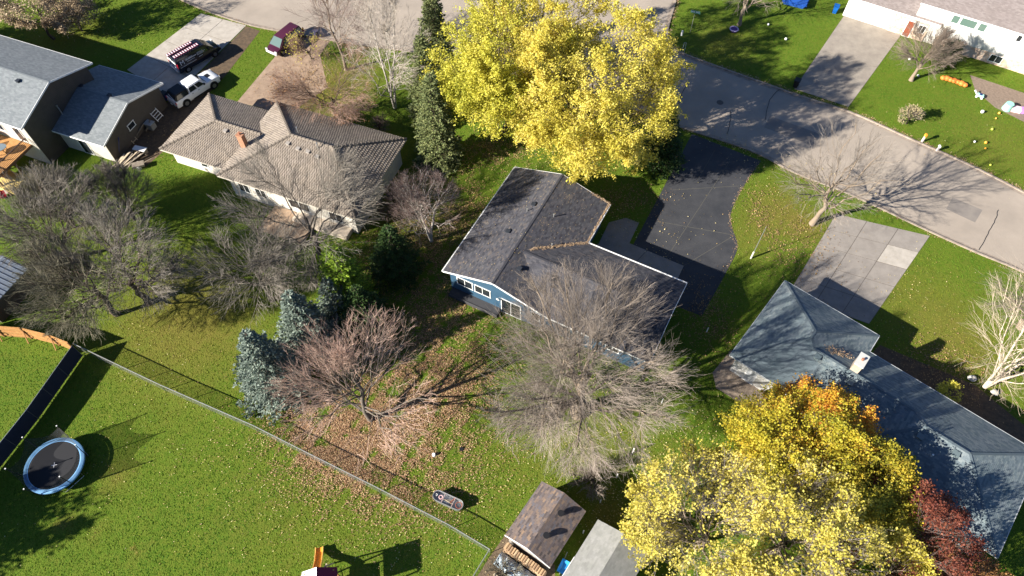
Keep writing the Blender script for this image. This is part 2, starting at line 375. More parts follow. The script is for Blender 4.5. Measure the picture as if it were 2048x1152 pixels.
def window(parent, c, t, w_, h, nx_=2, ny_=1, m=None, glass=None, proud=.05, name='window'):
    """c centre on the wall, t horizontal unit direction along the wall (outward = t x up reversed)"""
    c = Vector(c); t = Vector((t[0], t[1], 0)).normalized(); o_ = Vector((t.y, -t.x, 0)); up = Vector((0, 0, 1)); mb = MB(); f = .07
    c = c + o_ * proud / 2
    def bx(x0, x1, z0, z1, d): 
        p = c + t * x0 + up * (z0 + z1) / 2; q = c + t * x1 + up * (z0 + z1) / 2
        mb.bar(p, q, d, z1 - z0)
    bx(-w_ / 2 - f, w_ / 2 + f, -h / 2 - f, -h / 2, proud); bx(-w_ / 2 - f, w_ / 2 + f, h / 2, h / 2 + f, proud)
    for k in range(nx_ + 1):
        x = -w_ / 2 + w_ * k / nx_; mb.bar(c + t * x - up * h / 2, c + t * x + up * h / 2, proud * .9 if 0 < k < nx_ else proud, f if k in (0, nx_) else .05, up=tuple(o_.cross(up)))
    for k in range(1, ny_): z = -h / 2 + h * k / ny_; bx(-w_ / 2, w_ / 2, z - .02, z + .02, proud * .8)
    fr = mb.build(name, m or WHITE, parent)
    for k in range(nx_):
        g = MB(); x0, x1 = -w_ / 2 + w_ * k / nx_ + .03, -w_ / 2 + w_ * (k + 1) / nx_ - .03
        g.bar(c + t * x0 - o_ * .01, c + t * x1 - o_ * .01, .02, h); g.build('pane', glass or GLASS, fr)
    return fr
def vent(parent, p, rotz=0, m=None, s=.32):
    mb = MB(); mb.box(-s / 2, s / 2, -s / 2, s / 2, -.12, .14); mb.box(-s * .65, s * .65, -s * .65, s * .65, .14, .2)
    o = mb.build('roof_vent', m or mat('dark_vent', (.03, .035, .045), .5), parent, bevel=.015); o.location = p; o.rotation_euler[2] = rotz; return o
def pipe(parent, p, h=.5, m=None, r=.05):
    mb = MB(); mb.tube([(0, 0, -.1), (0, 0, h)], r, 8); mb.disc((0, 0, h), r * 1.5, h=.05, n=10)
    o = mb.build('vent_pipe', m or STEEL, parent, smooth=True); o.location = p; return o
def house_frame(px, py, z, az, name, label):
    p = at(px, py, z); return thing(name, label, 'house', (p.x, p.y, 0), R(az))
FOOT = []
def footprint(root, poly):
    M = Matrix.Rotation(root.rotation_euler[2], 2); FOOT.append([tuple(M @ Vector(p) + root.location.xy) for p in poly])
def chimney(parent, p, wx, wy, h, body, cap, pots=1, base=-.8):
    mb = MB(); mb.box(-wx / 2, wx / 2, -wy / 2, wy / 2, base, h); c = mb.build('chimney', body, parent); c.location = p
    mb = MB(); mb.box(-wx / 2 - .05, wx / 2 + .05, -wy / 2 - .05, wy / 2 + .05, h, h + .09); mb.build('cap', cap, c)
    for k in range(pots):
        mb = MB(); mb.tube([(0, (k - (pots - 1) / 2) * .35, h + .09), (0, (k - (pots - 1) / 2) * .35, h + .3)], .1, 10); mb.build('flue', mat('flue_clay', (.30, .13, .08), .8), c)
    return c
def roof_leaves(parent, segs, n_, m, wid=.25, size=.09):
    """leaves lodged along lines of a roof (local coordinates)"""
    A = []
    for p, q in segs:
        k = int(n_ * (Vector(q) - Vector(p)).length); t = rng.uniform(0, 1, k)[:, None]
        A.append(np.array(p) * (1 - t) + np.array(q) * t + rng.normal(0, 1, (k, 3)) * [wid, wid, .01] + [0, 0, .05])
    C_ = np.concatenate(A); return leafmesh('fallen_leaves', C_, size, m, parent, flat=.85)
def leafquads(C_, size, flat=.5, sv=.48):
    N = len(C_); s = size * rng.uniform(1 - sv, 1 + sv, N)[:, None]
    nrm = rng.normal(0, 1, (N, 3)); nrm[:, 2] = np.abs(nrm[:, 2]) + flat * 4; nrm /= np.linalg.norm(nrm, axis=1)[:, None]
    r = rng.normal(0, 1, (N, 3)); e1 = np.cross(nrm, r); e1 /= np.linalg.norm(e1, axis=1)[:, None]; e2 = np.cross(nrm, e1)
    V_ = np.stack([C_ - e1 * s * .5, C_ - e2 * s * .38 + e1 * s * .05, C_ + e1 * s * .5, C_ + e2 * s * .38 + e1 * s * .05], 1)
    return V_.reshape(-1, 3), np.arange(N * 4).reshape(N, 4)
def leafmesh(name, C_, size, m, parent=None, flat=.5, rnd=None, kind='stuff', **kw):
    V_, F_ = leafquads(C_, size, flat); me_ = npmesh(name, V_, F_, rng.uniform(0, 1, len(C_)) if rnd is None else rnd)
    if kind: kw['kind'] = kind
    return link(name, me_, m, parent, **kw)
LEAFMIX = mat('dry_leaves_roof', None, .8, rnd=[(0, (.34, .23, .14)), (.5, (.44, .32, .20)), (1, (.24, .15, .09))])

# ---- blue house with dark shingled roof (the centre of the picture)
SH_DARK = mat('charcoal_shingle', None, .9, rnd=[(0, (.042, .043, .052)), (.35, (.068, .068, .077)), (.6, (.096, .094, .102)), (.8, (.058, .060, .074)), (1, (.125, .108, .098))], col2=(.85, .85, .9), scale=1.2)
BLUEW = mat('blue_siding', (.045, .105, .17), .6, (.038, .09, .15), 1.5, wave=2.2)
H = house_frame(885, 542, 3.2, -27.6, 'blue_house', 'blue sided house with dark charcoal shingle roof in the centre, attached garage and blacktop driveway')
E_, RZ = 3.2, 4.75; A1, B1_ = 10.1, 13.9; RA = A1 / 2; GB, GA, GZ = 8.75, 19.6, 4.55; GM = GB / 2
slp = (RZ - E_) / RA; ax = A1 - (GZ - E_) / slp
west = [(0, 0, E_), (RA, 0, RZ), (RA, B1_, RZ), (0, B1_, E_)]
e1 = [(RA, 0, RZ), (RA, B1_, RZ), (A1, B1_, E_), (A1, GB, E_), (ax, GM, GZ), (A1, 0, E_)]
# east plane in convex pieces
e_n = [(RA, GM, RZ), (RA, B1_, RZ), (A1, B1_, E_), (A1, GB, E_), (ax, GM, GZ)]
e_s = [(RA, 0, RZ), (RA, GM, RZ), (ax, GM, GZ), (A1, 0, E_)]
gn = [(A1, GB, E_), (ax, GM, GZ), (GA, GM, GZ), (GA, GB, E_)]
gs = [(A1, 0, E_), (GA, 0, E_), (GA, GM, GZ), (ax, GM, GZ)]
deck(H, [west, e_n, e_s, gn, gs], SH_DARK)
for k, p in enumerate((west, e_n, e_s, gn, gs)): slope(H, p, SH_DARK)
mb = MB(); mb.bar((RA, -.02, RZ + .005), (RA, B1_, RZ + .005), .2, .02); mb.bar((ax, GM, GZ + .005), (GA, GM, GZ + .005), .2, .02); mb.build('ridge_cap', SH_DARK, H)
footprint(H, [(.3, .3), (19.3, .3), (19.3, 8.4), (9.8, 8.4), (9.8, 13.6), (.3, 13.6)])
mb = MB(); mb.prism([(.45, .45), (9.65, .45), (9.65, 13.45), (.45, 13.45)], 0, 2.98)
mb.add([(.45, .45, 2.98), (9.65, .45, 2.98), (RA, .45, RZ - .22), (.45, 13.45, 2.98), (9.65, 13.45, 2.98), (RA, 13.45, RZ - .22)], [(0, 1, 2), (5, 4, 3), (0, 2, 5, 3), (1, 4, 5, 2)]); mb.build('wall', BLUEW, H)
mb = MB(); mb.box(9.655, 19.2, .6, 8.3, 0, 2.97)
mb.add([(19.2, .6, 2.97), (19.2, 8.3, 2.97), (19.2, GM, GZ - .25), (10, .6, 2.97), (10, 8.3, 2.97), (10, GM, GZ - .25)], [(0, 1, 2), (5, 4, 3), (0, 2, 5, 3), (1, 4, 5, 2)]); mb.build('garage_wall', BLUEW, H)
trim(H, [((0, 0, E_), (RA, 0, RZ)), ((RA, 0, RZ), (A1, 0, E_)), ((0, B1_, E_), (RA, B1_, RZ)), ((RA, B1_, RZ), (A1, B1_, E_)), ((GA, 0, E_), (GA, GM, GZ)), ((GA, GM, GZ), (GA, GB, E_)), ((A1 + .05, -.02, E_), (GA, -.02, E_))])
gutter(H, [((0, B1_, E_), (0, 0, E_)), ((A1 + .1, GB, E_), (GA, GB, E_))][::-1][:1]); 
mb = MB(); mb.bar((-.05, 0, E_ - .06), (-.05, B1_, E_ - .06), .1, .12); mb.build('gutter', WHITE, H)
mb = MB(); mb.bar((A1 + .05, GB, E_ - .06), (A1 + .05, B1_, E_ - .06), .1, .12); mb.build('gutter', WHITE, H)
mb = MB(); mb.bar((A1, GB + .05, E_ - .04), (GA, GB + .05, E_ - .04), .12, .14); mb.build('gutter', WHITE, H)
for c_ in (1.95, 3.75): window(H, (c_, .45, 2.0), (1, 0), 1.55, 1.0, 2)
window(H, (6.6, .45, 1.15), (1, 0), 1.9, 2.05, 2, name='patio_door')
window(H, (9.0, .45, 1.7), (1, 0), .8, 1.1, 1)
window(H, (16.2, .6, 1.9), (1, 0), 1.2, .9, 2); window(H, (12.6, .6, 1.05), (1, 0), .9, 2.0, 1, name='back_door', glass=WHITE)
mb = MB(); mb.box(.6, 5.6, -.35, .44, 0, .45); mb.box(.6, 5.6, -.4, -.35, 0, .5); mb.build('window_well', mat('dark_timber', (.05, .05, .055), .8), H)
mb = MB(); mb.tube([(5.45, .45, 2.2), (5.45, .2, 2.25)], .02, 6); mb.disc((5.45, .15, 2.25), .17, (0, 1, .3), .06, 16); mb.build('wall_lamp', WHITE, H, smooth=True)
mb = MB(); mb.box(10.6, 18.6, 8.3, 8.34, 0, 2.25)
gd = mb.build('garage_door', WHITE, H)
for k in range(4):
    for j in range(2): q = MB(); q.box(10.7 + j * 4, 14.5 + j * 4, 8.345, 8.37, .06 + k * .55, .55 + k * .55); q.build('panel', WHITE, gd)
for a_, b_ in ((3.5, 5.8), (6.3, 2.6), (4.2, 9.5)): vent(H, (a_, b_, E_ + (RZ - E_) * (1 - abs(a_ - RA) / RA)))
for a_, b_ in ((7.6, 6.4), (4.0, 8.6), (6.4, 9.2)): pipe(H, (a_, b_, E_ + (RZ - E_) * (1 - abs(a_ - RA) / RA)), .35)
for a_ in (9.3, 10.9): vent(H, (a_, 3.2, E_ + (GZ - E_) * (1 - abs(3.2 - GM) / GM)))
roof_leaves(H, [((A1 - .08, GB, E_), (A1 - .08, B1_, E_ + .02)), ((A1 - .1, B1_, E_ + .03), (A1 - 2.0, B1_ - .1, E_ + .62))], 90, LEAFMIX, .07, .09)
roof_leaves(H, [((A1, GB, E_ + .02), (ax + .5, GM + .5, GZ - .1))], 80, LEAFMIX, .09, .09)
k = 600; pa = rng.uniform(.2, A1 - .2, k); pb = rng.uniform(.2, B1_, k)
leafmesh('fallen_leaves', np.stack([pa, pb, E_ + (RZ - E_) * (1 - np.abs(pa - RA) / RA) + .03], 1), .07, mat('straw_leaves', None, .8, rnd=[(0, (.42, .32, .16)), (.6, (.25, .16, .09)), (1, (.5, .42, .2))]), H, flat=1.5)

# ---- tan house under a concrete tile roof
TILE = mat('tan_roof_tile', None, .85, rnd=[(0, (.20, .17, .14)), (.4, (.25, .21, .17)), (.75, (.28, .24, .20)), (1, (.225, .19, .155))], col2=(.82, .82, .84), scale=.8)
H = house_frame(326, 302, 2.9, -21, 'tile_roof_house', 'long tan house with hipped concrete tile roof and red brick chimney')
ze1, ze2, z1, z2 = 2.4, 3.2, 3.85, 5.5
BL, BH, AW, AE, BS, BN = .4, 9.1, 7.15, 22.2, -1.05, 9.95; MC = (BS + BN) / 2; z0 = ze2
p3, p1 = (-.95, BL, ze1), (-.95, BH, ze1)
rid = (3.4, 4.75, z1); r0, r1 = (12.8, MC, z2), (17.4, MC, z2)
vr = (AW + (z1 - ze2) / (z2 - ze2) * (r0[0] - AW), 4.75, z1)
bsw, bnw, bne, bse = (AW, BS, ze2), (AW, BN, ze2), (AE, BN, ze2), (AE, BS, ze2)
tl = dict(m=TILE, name='roof_tiles', tab=.25, course=.31, lift=.034, barrel=.045)
sS = [p3, (AW + .05, BL, ze1), vr, rid]; sN = [p1, (AW + .05, BH, ze1), vr, rid]; sW = [p3, p1, rid]
bW = [bsw, bnw, r0]; bS = [bsw, bse, r1, r0]; bN = [bnw, bne, r1, r0]; bE = [bse, bne, r1]
deck(H, [sS, sN, sW, bW, bS, bN, bE], TILE, .14)
for p in (sS, sN, sW, bW, bS, bN, bE): slope(H, p, **tl)
mb = MB()
for p, q in ((p3, rid), (p1, rid), (rid, vr), (bsw, r0), (bnw, r0), (r0, r1), (bse, r1), (bne, r1)):
    P_, Q_ = Vector(p), Vector(q); k = int((Q_ - P_).length / .4)
    for i_ in range(k): a_ = P_.lerp(Q_, i_ / k); c_ = P_.lerp(Q_, (i_ + .92) / k); mb.tube([a_ + Vector((0, 0, .05)), c_ + Vector((0, 0, .075))], [.13, .15], 6)
mb.build('hip_cap', TILE, H, kind='stuff')
CREAM = mat('cream_stucco', (.66, .62, .55), .85, (.58, .54, .47), 1.5, bump=.2, bscale=60)
mb = MB(); mb.prism([(-.4, 1.1), (7.6, 1.1), (7.6, 8.4), (-.4, 8.4)], 0, 2.3); mb.prism([(7.75, -.45), (21.6, -.45), (21.6, 9.3), (7.75, 9.3)], 0, 3.08); mb.build('wall', CREAM, H)
footprint(H, [(-.4, 1), (7, 1), (7.4, -.4), (21.6, -.4), (21.6, 9.3), (-.4, 8.4)])
trim(H, [(p3, (AW, BL, ze1)), (bsw, bse), (bse, bne), (p1, p3)], .05, .16, mat('tan_trim', (.5, .46, .4), .6), dz=-.06)
for c_, w_ in ((3.4, .8), ): window(H, (c_, 1.1, 1.3), (1, 0), w_, .9, 1)
for c_, w_ in ((9.3, 1.2), (11.2, 1.2), (15.5, 2.2), (19.5, 1.4)): window(H, (c_, -.45, 1.7), (1, 0), w_, 1.2, 2)
BRICK = mat('red_brick', (.30, .13, .075), .85, (.42, .24, .15), 9, bump=.4, bscale=20)
chimney(H, (7.75, 3.1, 3.45), .62, .5, 1.55, BRICK, BRICK, 1)
def tz(a_, b_): return ze2 + (z2 - ze2) * (min(b_ - BS, BN - b_) / (MC - BS))
for a_, b_ in ((12.9, 3.6), (14.1, 3.4), (15.2, 3.4), (16.3, 3.2)): vent(H, (a_, b_, tz(a_, b_)), m=mat('tan_vent', (.33, .30, .27), .6))
vent(H, (5.0, 4.0, 3.65), m=mat('tan_vent', (.33, .30, .27), .6))
for a_, b_ in ((16.0, 4.0), (13.0, 5.3)): pipe(H, (a_, b_, tz(a_, b_)), .7)
mb = MB(); mb.box(12.4, 17.2, -3.6, -.5, 0, .35); mb.build('deck', mat('weathered_planks', (.36, .26, .18), .8, (.28, .2, .14), 5), H)
mb = MB(); mb.box(15.0, 21.0, -1.6, -.45, 0, .6); mb.build('stone_planter', mat('cream_block', (.6, .52, .42), .9, (.5, .42, .34), 3, bump=.5, bscale=8), H)

# ---- left two storey house and its garage
SH_GREY = mat('grey_shingle', None, .9, rnd=[(0, (.155, .175, .185)), (.5, (.185, .205, .215)), (1, (.22, .24, .25))], col2=(.9, .9, .92), scale=1.5)
TAUPE = mat('taupe_siding', (.095, .082, .070), .7, (.08, .07, .06), 1.5, wave=2.2)
H = house_frame(42, 258, 5.6, -21.5, 'two_storey_house', 'grey shingled two storey house with brown siding at the left edge')
W0, D0, ze, zr = -24, 10.35, 5.6, 7.25
s_ = [(W0, 0, ze), (0, 0, ze), (0, D0 / 2, zr), (W0, D0 / 2, zr)]; n_ = [(W0, D0, ze), (0, D0, ze), (0, D0 / 2, zr), (W0, D0 / 2, zr)]
deck(H, [s_, n_], SH_GREY); slope(H, s_, SH_GREY); slope(H, n_, SH_GREY)
mb = MB(); mb.bar((W0, D0 / 2, zr + .005), (0, D0 / 2, zr + .005), .2, .02); mb.build('ridge_cap', SH_GREY, H)
mb = MB(); mb.prism([(W0, .5), (-.45, .5), (-.45, D0 - .5), (W0, D0 - .5)], 0, ze - .2)
mb.add([(-.45, .5, ze - .2), (-.45, D0 - .5, ze - .2), (-.45, D0 / 2, zr - .25), (W0, .5, ze - .2), (W0, D0 - .5, ze - .2), (W0, D0 / 2, zr - .25)], [(0, 1, 2), (5, 4, 3), (0, 2, 5, 3), (1, 4, 5, 2)]); mb.build('wall', TAUPE, H)
footprint(H, [(W0, .4), (-.4, .4), (-.4, 9.9), (W0, 9.9)])
CREAMS = mat('cream_siding', (.62, .58, .50), .7, (.55, .51, .44), 2, wave=2.2)
mb = MB(); mb.box(W0, -.46, .44, .497, 0, ze - .22); mb.build('back_wall', CREAMS, H)
trim(H, [((0, 0, ze), (0, D0 / 2, zr)), ((0, D0 / 2, zr), (0, D0, ze)), ((W0, -.03, ze), (0, -.03, ze)), ((W0, D0 + .03, ze), (0, D0 + .03, ze))])
window(H, (-1.9, .44, 3.9), (1, 0), .9, 1.9, 1, name='patio_door'); window(H, (-4.4, .44, 4.2), (1, 0), 1.3, 1.2, 2); window(H, (-7.5, .44, 4.2), (1, 0), 1.3, 1.2, 2)
for a_, b_ in ((-3.2, 4.3), (-8.6, 4.2)): vent(H, (a_, b_, ze + (zr - ze) * b_ / (D0 / 2)))
# deck of the two storey house
DK = house_frame(42, 258, 5.6, -21.5, 'timber_deck', 'orange timber deck with dark railing behind the two storey house'); DK['category'] = 'deck'
for k in range(34):
    mb = MB(); mb.box(-8.0 + k * .2, -7.82 + k * .2, -4.6, .38, 2.62, 2.66); mb.build('plank', WOODN, DK)
mb = MB()
for a_ in (-7.9, -4.6, -1.3):
    for b_ in (-4.5, -2.2): mb.box(a_, a_ + .14, b_, b_ + .14, 0, 2.6)
mb.box(-8, -1.2, -4.6, -4.5, 2.4, 2.61); mb.box(-1.25, -1.15, -4.6, .38, 2.4, 2.61); mb.build('frame', mat('brown_timber', (.16, .09, .05), .8), DK)
mb = MB()
for a_ in np.arange(-8, -1.1, .14): mb.box(a_, a_ + .03, -4.58, -4.55, 2.66, 3.6)
for b_ in np.arange(-4.5, .3, .14): mb.box(-1.22, -1.19, b_, b_ + .03, 2.66, 3.6)
mb.build('railing_balusters', mat('dark_rail', (.06, .035, .025), .6), DK, kind='stuff')
mb = MB(); mb.box(-8, -1.15, -4.62, -4.5, 3.6, 3.66); mb.box(-1.27, -1.15, -4.5, .3, 3.6, 3.66); mb.build('handrail', mat('dark_rail', (.06, .035, .025), .6), DK)
def loc2w(root, p): return root.matrix_basis @ Vector(p)
def mwb(root): root.rotation_euler = root.rotation_euler; return Matrix.Translation(root.location) @ Matrix.Rotation(root.rotation_euler[2], 4, 'Z')
def wp(root, p): return mwb(root) @ Vector(p)
T_ = thing('patio_table', 'oval grey patio table standing on the timber deck', 'table', wp(DK, (-3.2, -1.7, 2.66)), R(20))
mb = MB(); c = [(math.cos(t) * .95, math.sin(t) * .6) for t in np.linspace(0, 2 * math.pi, 24, endpoint=False)]; mb.prism(c, .7, .74); mb.build('table_top', mat('slate_top', (.16, .2, .23), .3), T_)
for sx in (-.5, .5):
    for sy in (-.3, .3): mb = MB(); mb.bar((sx, sy, .7), (sx * 1.3, sy * 1.3, 0), .05); mb.build('leg', BLACK, T_)
def chair(loc, rz, label, m, group=None):
    c_ = thing('patio_chair', label, 'chair', loc, rz, group)
    mb = MB(); mb.box(-.25, .25, -.25, .25, .42, .46); mb.build('seat', m, c_)
    mb = MB(); mb.bar((-.25, .25, .46), (-.25, .33, .95), .05); mb.bar((.25, .25, .46), (.25, .33, .95), .05)
    for k in range(4): mb.bar((-.25, .27 + k * .02, .58 + k * .11), (.25, .27 + k * .02, .58 + k * .11), .03, .06)
    mb.build('backrest', m, c_)
    for sx in (-.22, .22):
        for sy in (-.22, .22): mb = MB(); mb.bar((sx, sy, .42), (sx, sy, 0), .04); mb.build('leg', m, c_)
    return c_
chair(wp(DK, (-4.6, -1.5, 2.66)), R(80), 'brown patio chair left of the oval deck table', mat('brown_timber', (.16, .09, .05), .8))
chair(wp(DK, (-3.1, -2.9, 2.66)), R(190), 'brown patio chair below the oval deck table by the railing', mat('brown_timber', (.16, .09, .05), .8))
G = thing('covered_grill', 'black covered barbecue grill on the deck against the house wall', 'grill', wp(DK, (-5.6, -.5, 2.66)), R(-21))
mb = MB(); mb.box(-.6, .6, -.3, .3, 0, .8); mb.build('cabinet', BLACK, G, bevel=.04); mb = MB(); mb.tube([(-.45, 0, .85), (.45, 0, .85)], .3, 12); mb.build('lid', BLACK, G, smooth=True)
# tilted canopy and play things beneath the deck at the left edge
cp = at(-5, 352, 1.6)
CN = thing('striped_canopy', 'yellow fabric canopy sagging below the timber deck', 'canopy', (cp.x, cp.y, 0), R(-20))
mb = MB(); N_ = 10
vs = [(-3 + 6 * i_ / N_, -1.2 + 2.4 * j / 6, 1.7 - .35 * abs(j - 3) / 3 * (1 + .3 * math.sin(i_ * 2.1)) + .12 * math.sin(i_ * 1.7 + j)) for i_ in range(N_ + 1) for j in range(7)]
mb.add(vs, [(i_ * 7 + j, i_ * 7 + j + 1, (i_ + 1) * 7 + j + 1, (i_ + 1) * 7 + j) for i_ in range(N_) for j in range(6)]); mb.build('fabric', mat('yellow_fabric', (.62, .47, .16), .8, (.5, .36, .1), 3), CN, smooth=True)
for sx in (-2.9, 2.9):
    for sy in (-1.1, 1.1): mb = MB(); mb.tube([(sx, sy, 0), (sx, sy, 1.55)], .03, 6); mb.build('pole', STEEL, CN)
KS = thing('kids_slide', 'small red plastic slide standing left of the bare shrubs', 'slide', at(4, 385), R(-50))
mb = MB(); mb.bar((-1, 0, 1.1), (1, 0, .1), .5, .06); mb.bar((-1, .26, 1.2), (1, .26, .2), .05, .2); mb.bar((-1, -.26, 1.2), (1, -.26, .2), .05, .2); mb.build('chute', mat('red_plastic', (.45, .03, .05), .35), KS)
mb = MB(); mb.bar((-1, .25, 1.1), (-1.3, .25, 0), .06); mb.bar((-1, -.25, 1.1), (-1.3, -.25, 0), .06)
for k in range(3): mb.bar((-1.07 - k * .08, -.25, .85 - k * .28), (-1.07 - k * .08, .25, .85 - k * .28), .05)
mb.build('ladder', mat('purple_plastic', (.09, .03, .13), .4), KS)

H = house_frame(207, 293, 2.8, -20.5, 'grey_roof_garage', 'single storey garage wing with grey shingles and dark brown gable wall')
H['category'] = 'garage'
W0, D0, ze, zr = -8.4, 9.95, 2.8, 4.35
s_ = [(W0, 0, ze), (0, 0, ze), (0, D0 / 2, zr), (W0, D0 / 2, zr)]; n_ = [(W0, D0, ze), (0, D0, ze), (0, D0 / 2, zr), (W0, D0 / 2, zr)]
deck(H, [s_, n_], SH_GREY); slope(H, s_, SH_GREY); slope(H, n_, SH_GREY)
mb = MB(); mb.bar((W0 - .0, D0 / 2, zr + .005), (0, D0 / 2, zr + .005), .2, .02); mb.build('ridge_cap', SH_GREY, H)
mb = MB(); mb.prism([(W0, .5), (-.35, .5), (-.35, D0 - .5), (W0, D0 - .5)], 0, ze - .2)
mb.add([(-.35, .5, ze - .2), (-.35, D0 - .5, ze - .2), (-.35, D0 / 2, zr - .25), (W0, .5, ze - .2), (W0, D0 - .5, ze - .2), (W0, D0 / 2, zr - .25)], [(0, 1, 2), (5, 4, 3), (0, 2, 5, 3), (1, 4, 5, 2)]); mb.build('wall', TAUPE, H)
mb = MB(); mb.box(W0, -.4, .44, .497, 0, ze - .22); mb.build('back_wall', CREAMS, H)
footprint(H, [(W0 - 1, .4), (-.3, .4), (-.3, 9.5), (W0 - 1, 9.5)])
trim(H, [((0, 0, ze), (0, D0 / 2, zr)), ((0, D0 / 2, zr), (0, D0, ze)), ((W0, -.03, ze), (0, -.03, ze)), ((W0, D0 + .03, ze), (0, D0 + .03, ze))])
window(H, (-.35, 4.2, 1.75), (0, 1), .95, .6, 1); window(H, (-3.6, .44, 1.1), (1, 0), 1.2, 2.0, 1, name='back_door')
for a_, b_ in ((-2.4, 5.2), (-6.2, 5.4)): vent(H, (a_, b_, ze + (zr - ze) * min(b_, D0 - b_) / (D0 / 2)))
pipe(H, (-6.2, 1.9, ze + .68), 1.1, r=.06)
GARAGE1 = H
# yard clutter along the brown gable wall
def lean_ladder(label, px, py, L, wd, n_r, m, tilt, rz, z=0, name='ladder'):
    o = thing(name, label, 'ladder', at(px, py, z), R(rz)); mb = MB()
    tp = Vector((-math.sin(tilt) * L, 0, math.cos(tilt) * L))
    for s in (-1, 1): r_ = MB(); r_.bar((0, s * wd / 2, .02), (tp.x, s * wd / 2, tp.z), .05, .09); r_.build('rail', m, o)
    for k in range(n_r): t = (k + .5) / n_r; r_ = MB(); r_.bar((tp.x * t, -wd / 2, tp.z * t), (tp.x * t, wd / 2, tp.z * t), .05, .06); r_.build('rung', m, o)
    return o
PALEW = mat('pale_lumber', (.50, .42, .30), .8, (.42, .34, .24), 4); GREYW = mat('grey_lumber', (.26, .22, .17), .85, (.18, .15, .12), 4)
lean_ladder('short pale wooden ladder leaning under the gable window', 272, 284, 2.3, .6, 6, PALEW, R(25), -20)
lean_ladder('white wire trellis rack leaning on the brown wall near the blue bins', 322, 238, 1.5, .9, 5, WHITE, R(30), -20, name='trellis')['category'] = 'trellis'
for k, (x0, y0, zz0, x1, y1, zz1, lb) in enumerate([(305, 236, .1, 282, 212, 2.0, 'long timber post leaning steeply against the brown wall'), (270, 275, .2, 286, 248, 1.1, 'thin grey plank propped across the clutter by the wall'), (292, 262, .1, 300, 240, 1.2, 'short brown plank propped beside the leaning post')]):
    mb = MB(); mb.bar(at(x0, y0, zz0), at(x1, y1, zz1), .14, .08); tag(mb.build('timber_post', GREYW), lb, 'timber')
LP = thing('lumber_stack', 'heap of pale planks and driftwood below the garage corner', 'lumber', at(258, 325), 0)
for k in range(11):
    a = R(55 + random.uniform(-14, 14)); L = random.uniform(1.6, 2.9); x = (k - 5) * .16; mb = MB()
    z = .15 + .07 * (k % 4); mb.bar((x - math.cos(a) * L / 2, -math.sin(a) * L / 2, z), (x + math.cos(a) * L / 2, math.sin(a) * L / 2, z + .35), random.uniform(.1, .22), .06)
    mb.build('plank', random.choice([PALEW, GREYW, PALEW]), LP)
BN = thing('low_table', 'white topped low table at the end of the lumber heap', 'table', at(284, 305), R(-15))
mb = MB(); mb.box(-.7, .7, -.3, .3, .55, .62); mb.build('top', WHITE, BN)
for sx in (-.6, .6): mb = MB(); mb.box(sx - .04, sx + .04, -.25, .25, 0, .55); mb.build('leg', GREYW, BN)
CB = thing('storage_bench', 'grey cube shaped cart standing beside the wall clutter', 'cart', at(305, 258), R(-20))
mb = MB(); mb.box(-.45, .45, -.35, .35, .15, .9); mb.build('body', mat('grey_plastic', (.17, .17, .16), .7), CB, bevel=.04)
mb = MB(); mb.box(-.48, .48, -.38, .38, .9, .96); mb.build('lid', mat('pale_plastic', (.4, .4, .38), .6), CB, bevel=.02)
HD = thing('hand_cart', 'old two wheeled cart on the leafy ground below the lumber', 'cart', at(280, 335), R(20))
mb = MB(); mb.box(-.6, .6, -.35, .35, .3, .55); mb.build('tray', GREYW, HD)
for s in (-1, 1): mb = MB(); mb.disc((0, s * .42, .25), .25, (0, 1, 0), .06, 16); mb.disc((0, s * .46, .25), .1, (0, 1, 0), .03, 10); mb.build('wheel', mat('pale_wheel', (.4, .38, .35), .6), HD)
mb = MB(); mb.bar((.6, 0, .5), (1.5, 0, .8), .05); mb.build('handle', GREYW, HD)
for k, (x, y, zz, lb) in enumerate([(210, 300, 0, 'blue folded tarp frame leaning at the garage corner')]):
    TF = thing('folded_stand', lb, 'frame', at(238, 306), R(-70))
    for s in (-1, 1): mb = MB(); mb.bar((s * .5, 0, 0), (s * .5, .8, 1.9), .07); mb.build('rail', mat('dark_blue_paint', (.05, .07, .2), .5), TF)
    mb = MB(); mb.bar((-.5, .8, 1.9), (.5, .8, 1.9), .07); mb.bar((-.5, .1, .2), (.5, .1, .2), .07); mb.build('crossbar', mat('dark_blue_paint', (.05, .07, .2), .5), TF)
def wheelie(loc, rz, label, m, group=None, lidm=None):
    o = thing('wheeled_bin', label, 'bin', loc, rz, group); mb = MB()
    mb.add([(-.22, -.25, .08), (.22, -.25, .08), (.22, .25, .08), (-.22, .25, .08), (-.3, -.36, 1.0), (.3, -.36, 1.0), (.3, .36, 1.0), (-.3, .36, 1.0)], [(0, 3, 2, 1), (4, 5, 6, 7), (0, 1, 5, 4), (1, 2, 6, 5), (2, 3, 7, 6), (3, 0, 4, 7)]); mb.build('body', m, o, bevel=.03)
    mb = MB(); mb.box(-.33, .33, -.4, .4, 1.0, 1.07); mb.build('lid', lidm or m, o, bevel=.03)
    mb = MB(); mb.bar((-.3, .42, .98), (.3, .42, .98), .04); mb.build('handle', m, o)
    for s in (-1, 1): mb = MB(); mb.disc((s * .25, .3, .12), .12, (1, 0, 0), .06, 12); mb.build('wheel', BLACK, o)
    return o
NAVY = mat('navy_plastic', (.012, .03, .14), .45); BLUEP = mat('blue_plastic', (.01, .12, .42), .45)
wheelie(at(322, 212), R(60), 'navy blue wheeled bin nearest the garage corner', NAVY)
wheelie(at(334, 200), R(62), 'navy blue wheeled bin between its twin and the pickup', NAVY, lidm=BLACK)
wheelie(at(1590, 174), R(-30), 'black wheeled bin at the kerb end of the far driveway', BLACK)
wheelie(at(1668, 26), R(-25), 'bright blue wheeled bin beside the white garage wall', BLUEP)

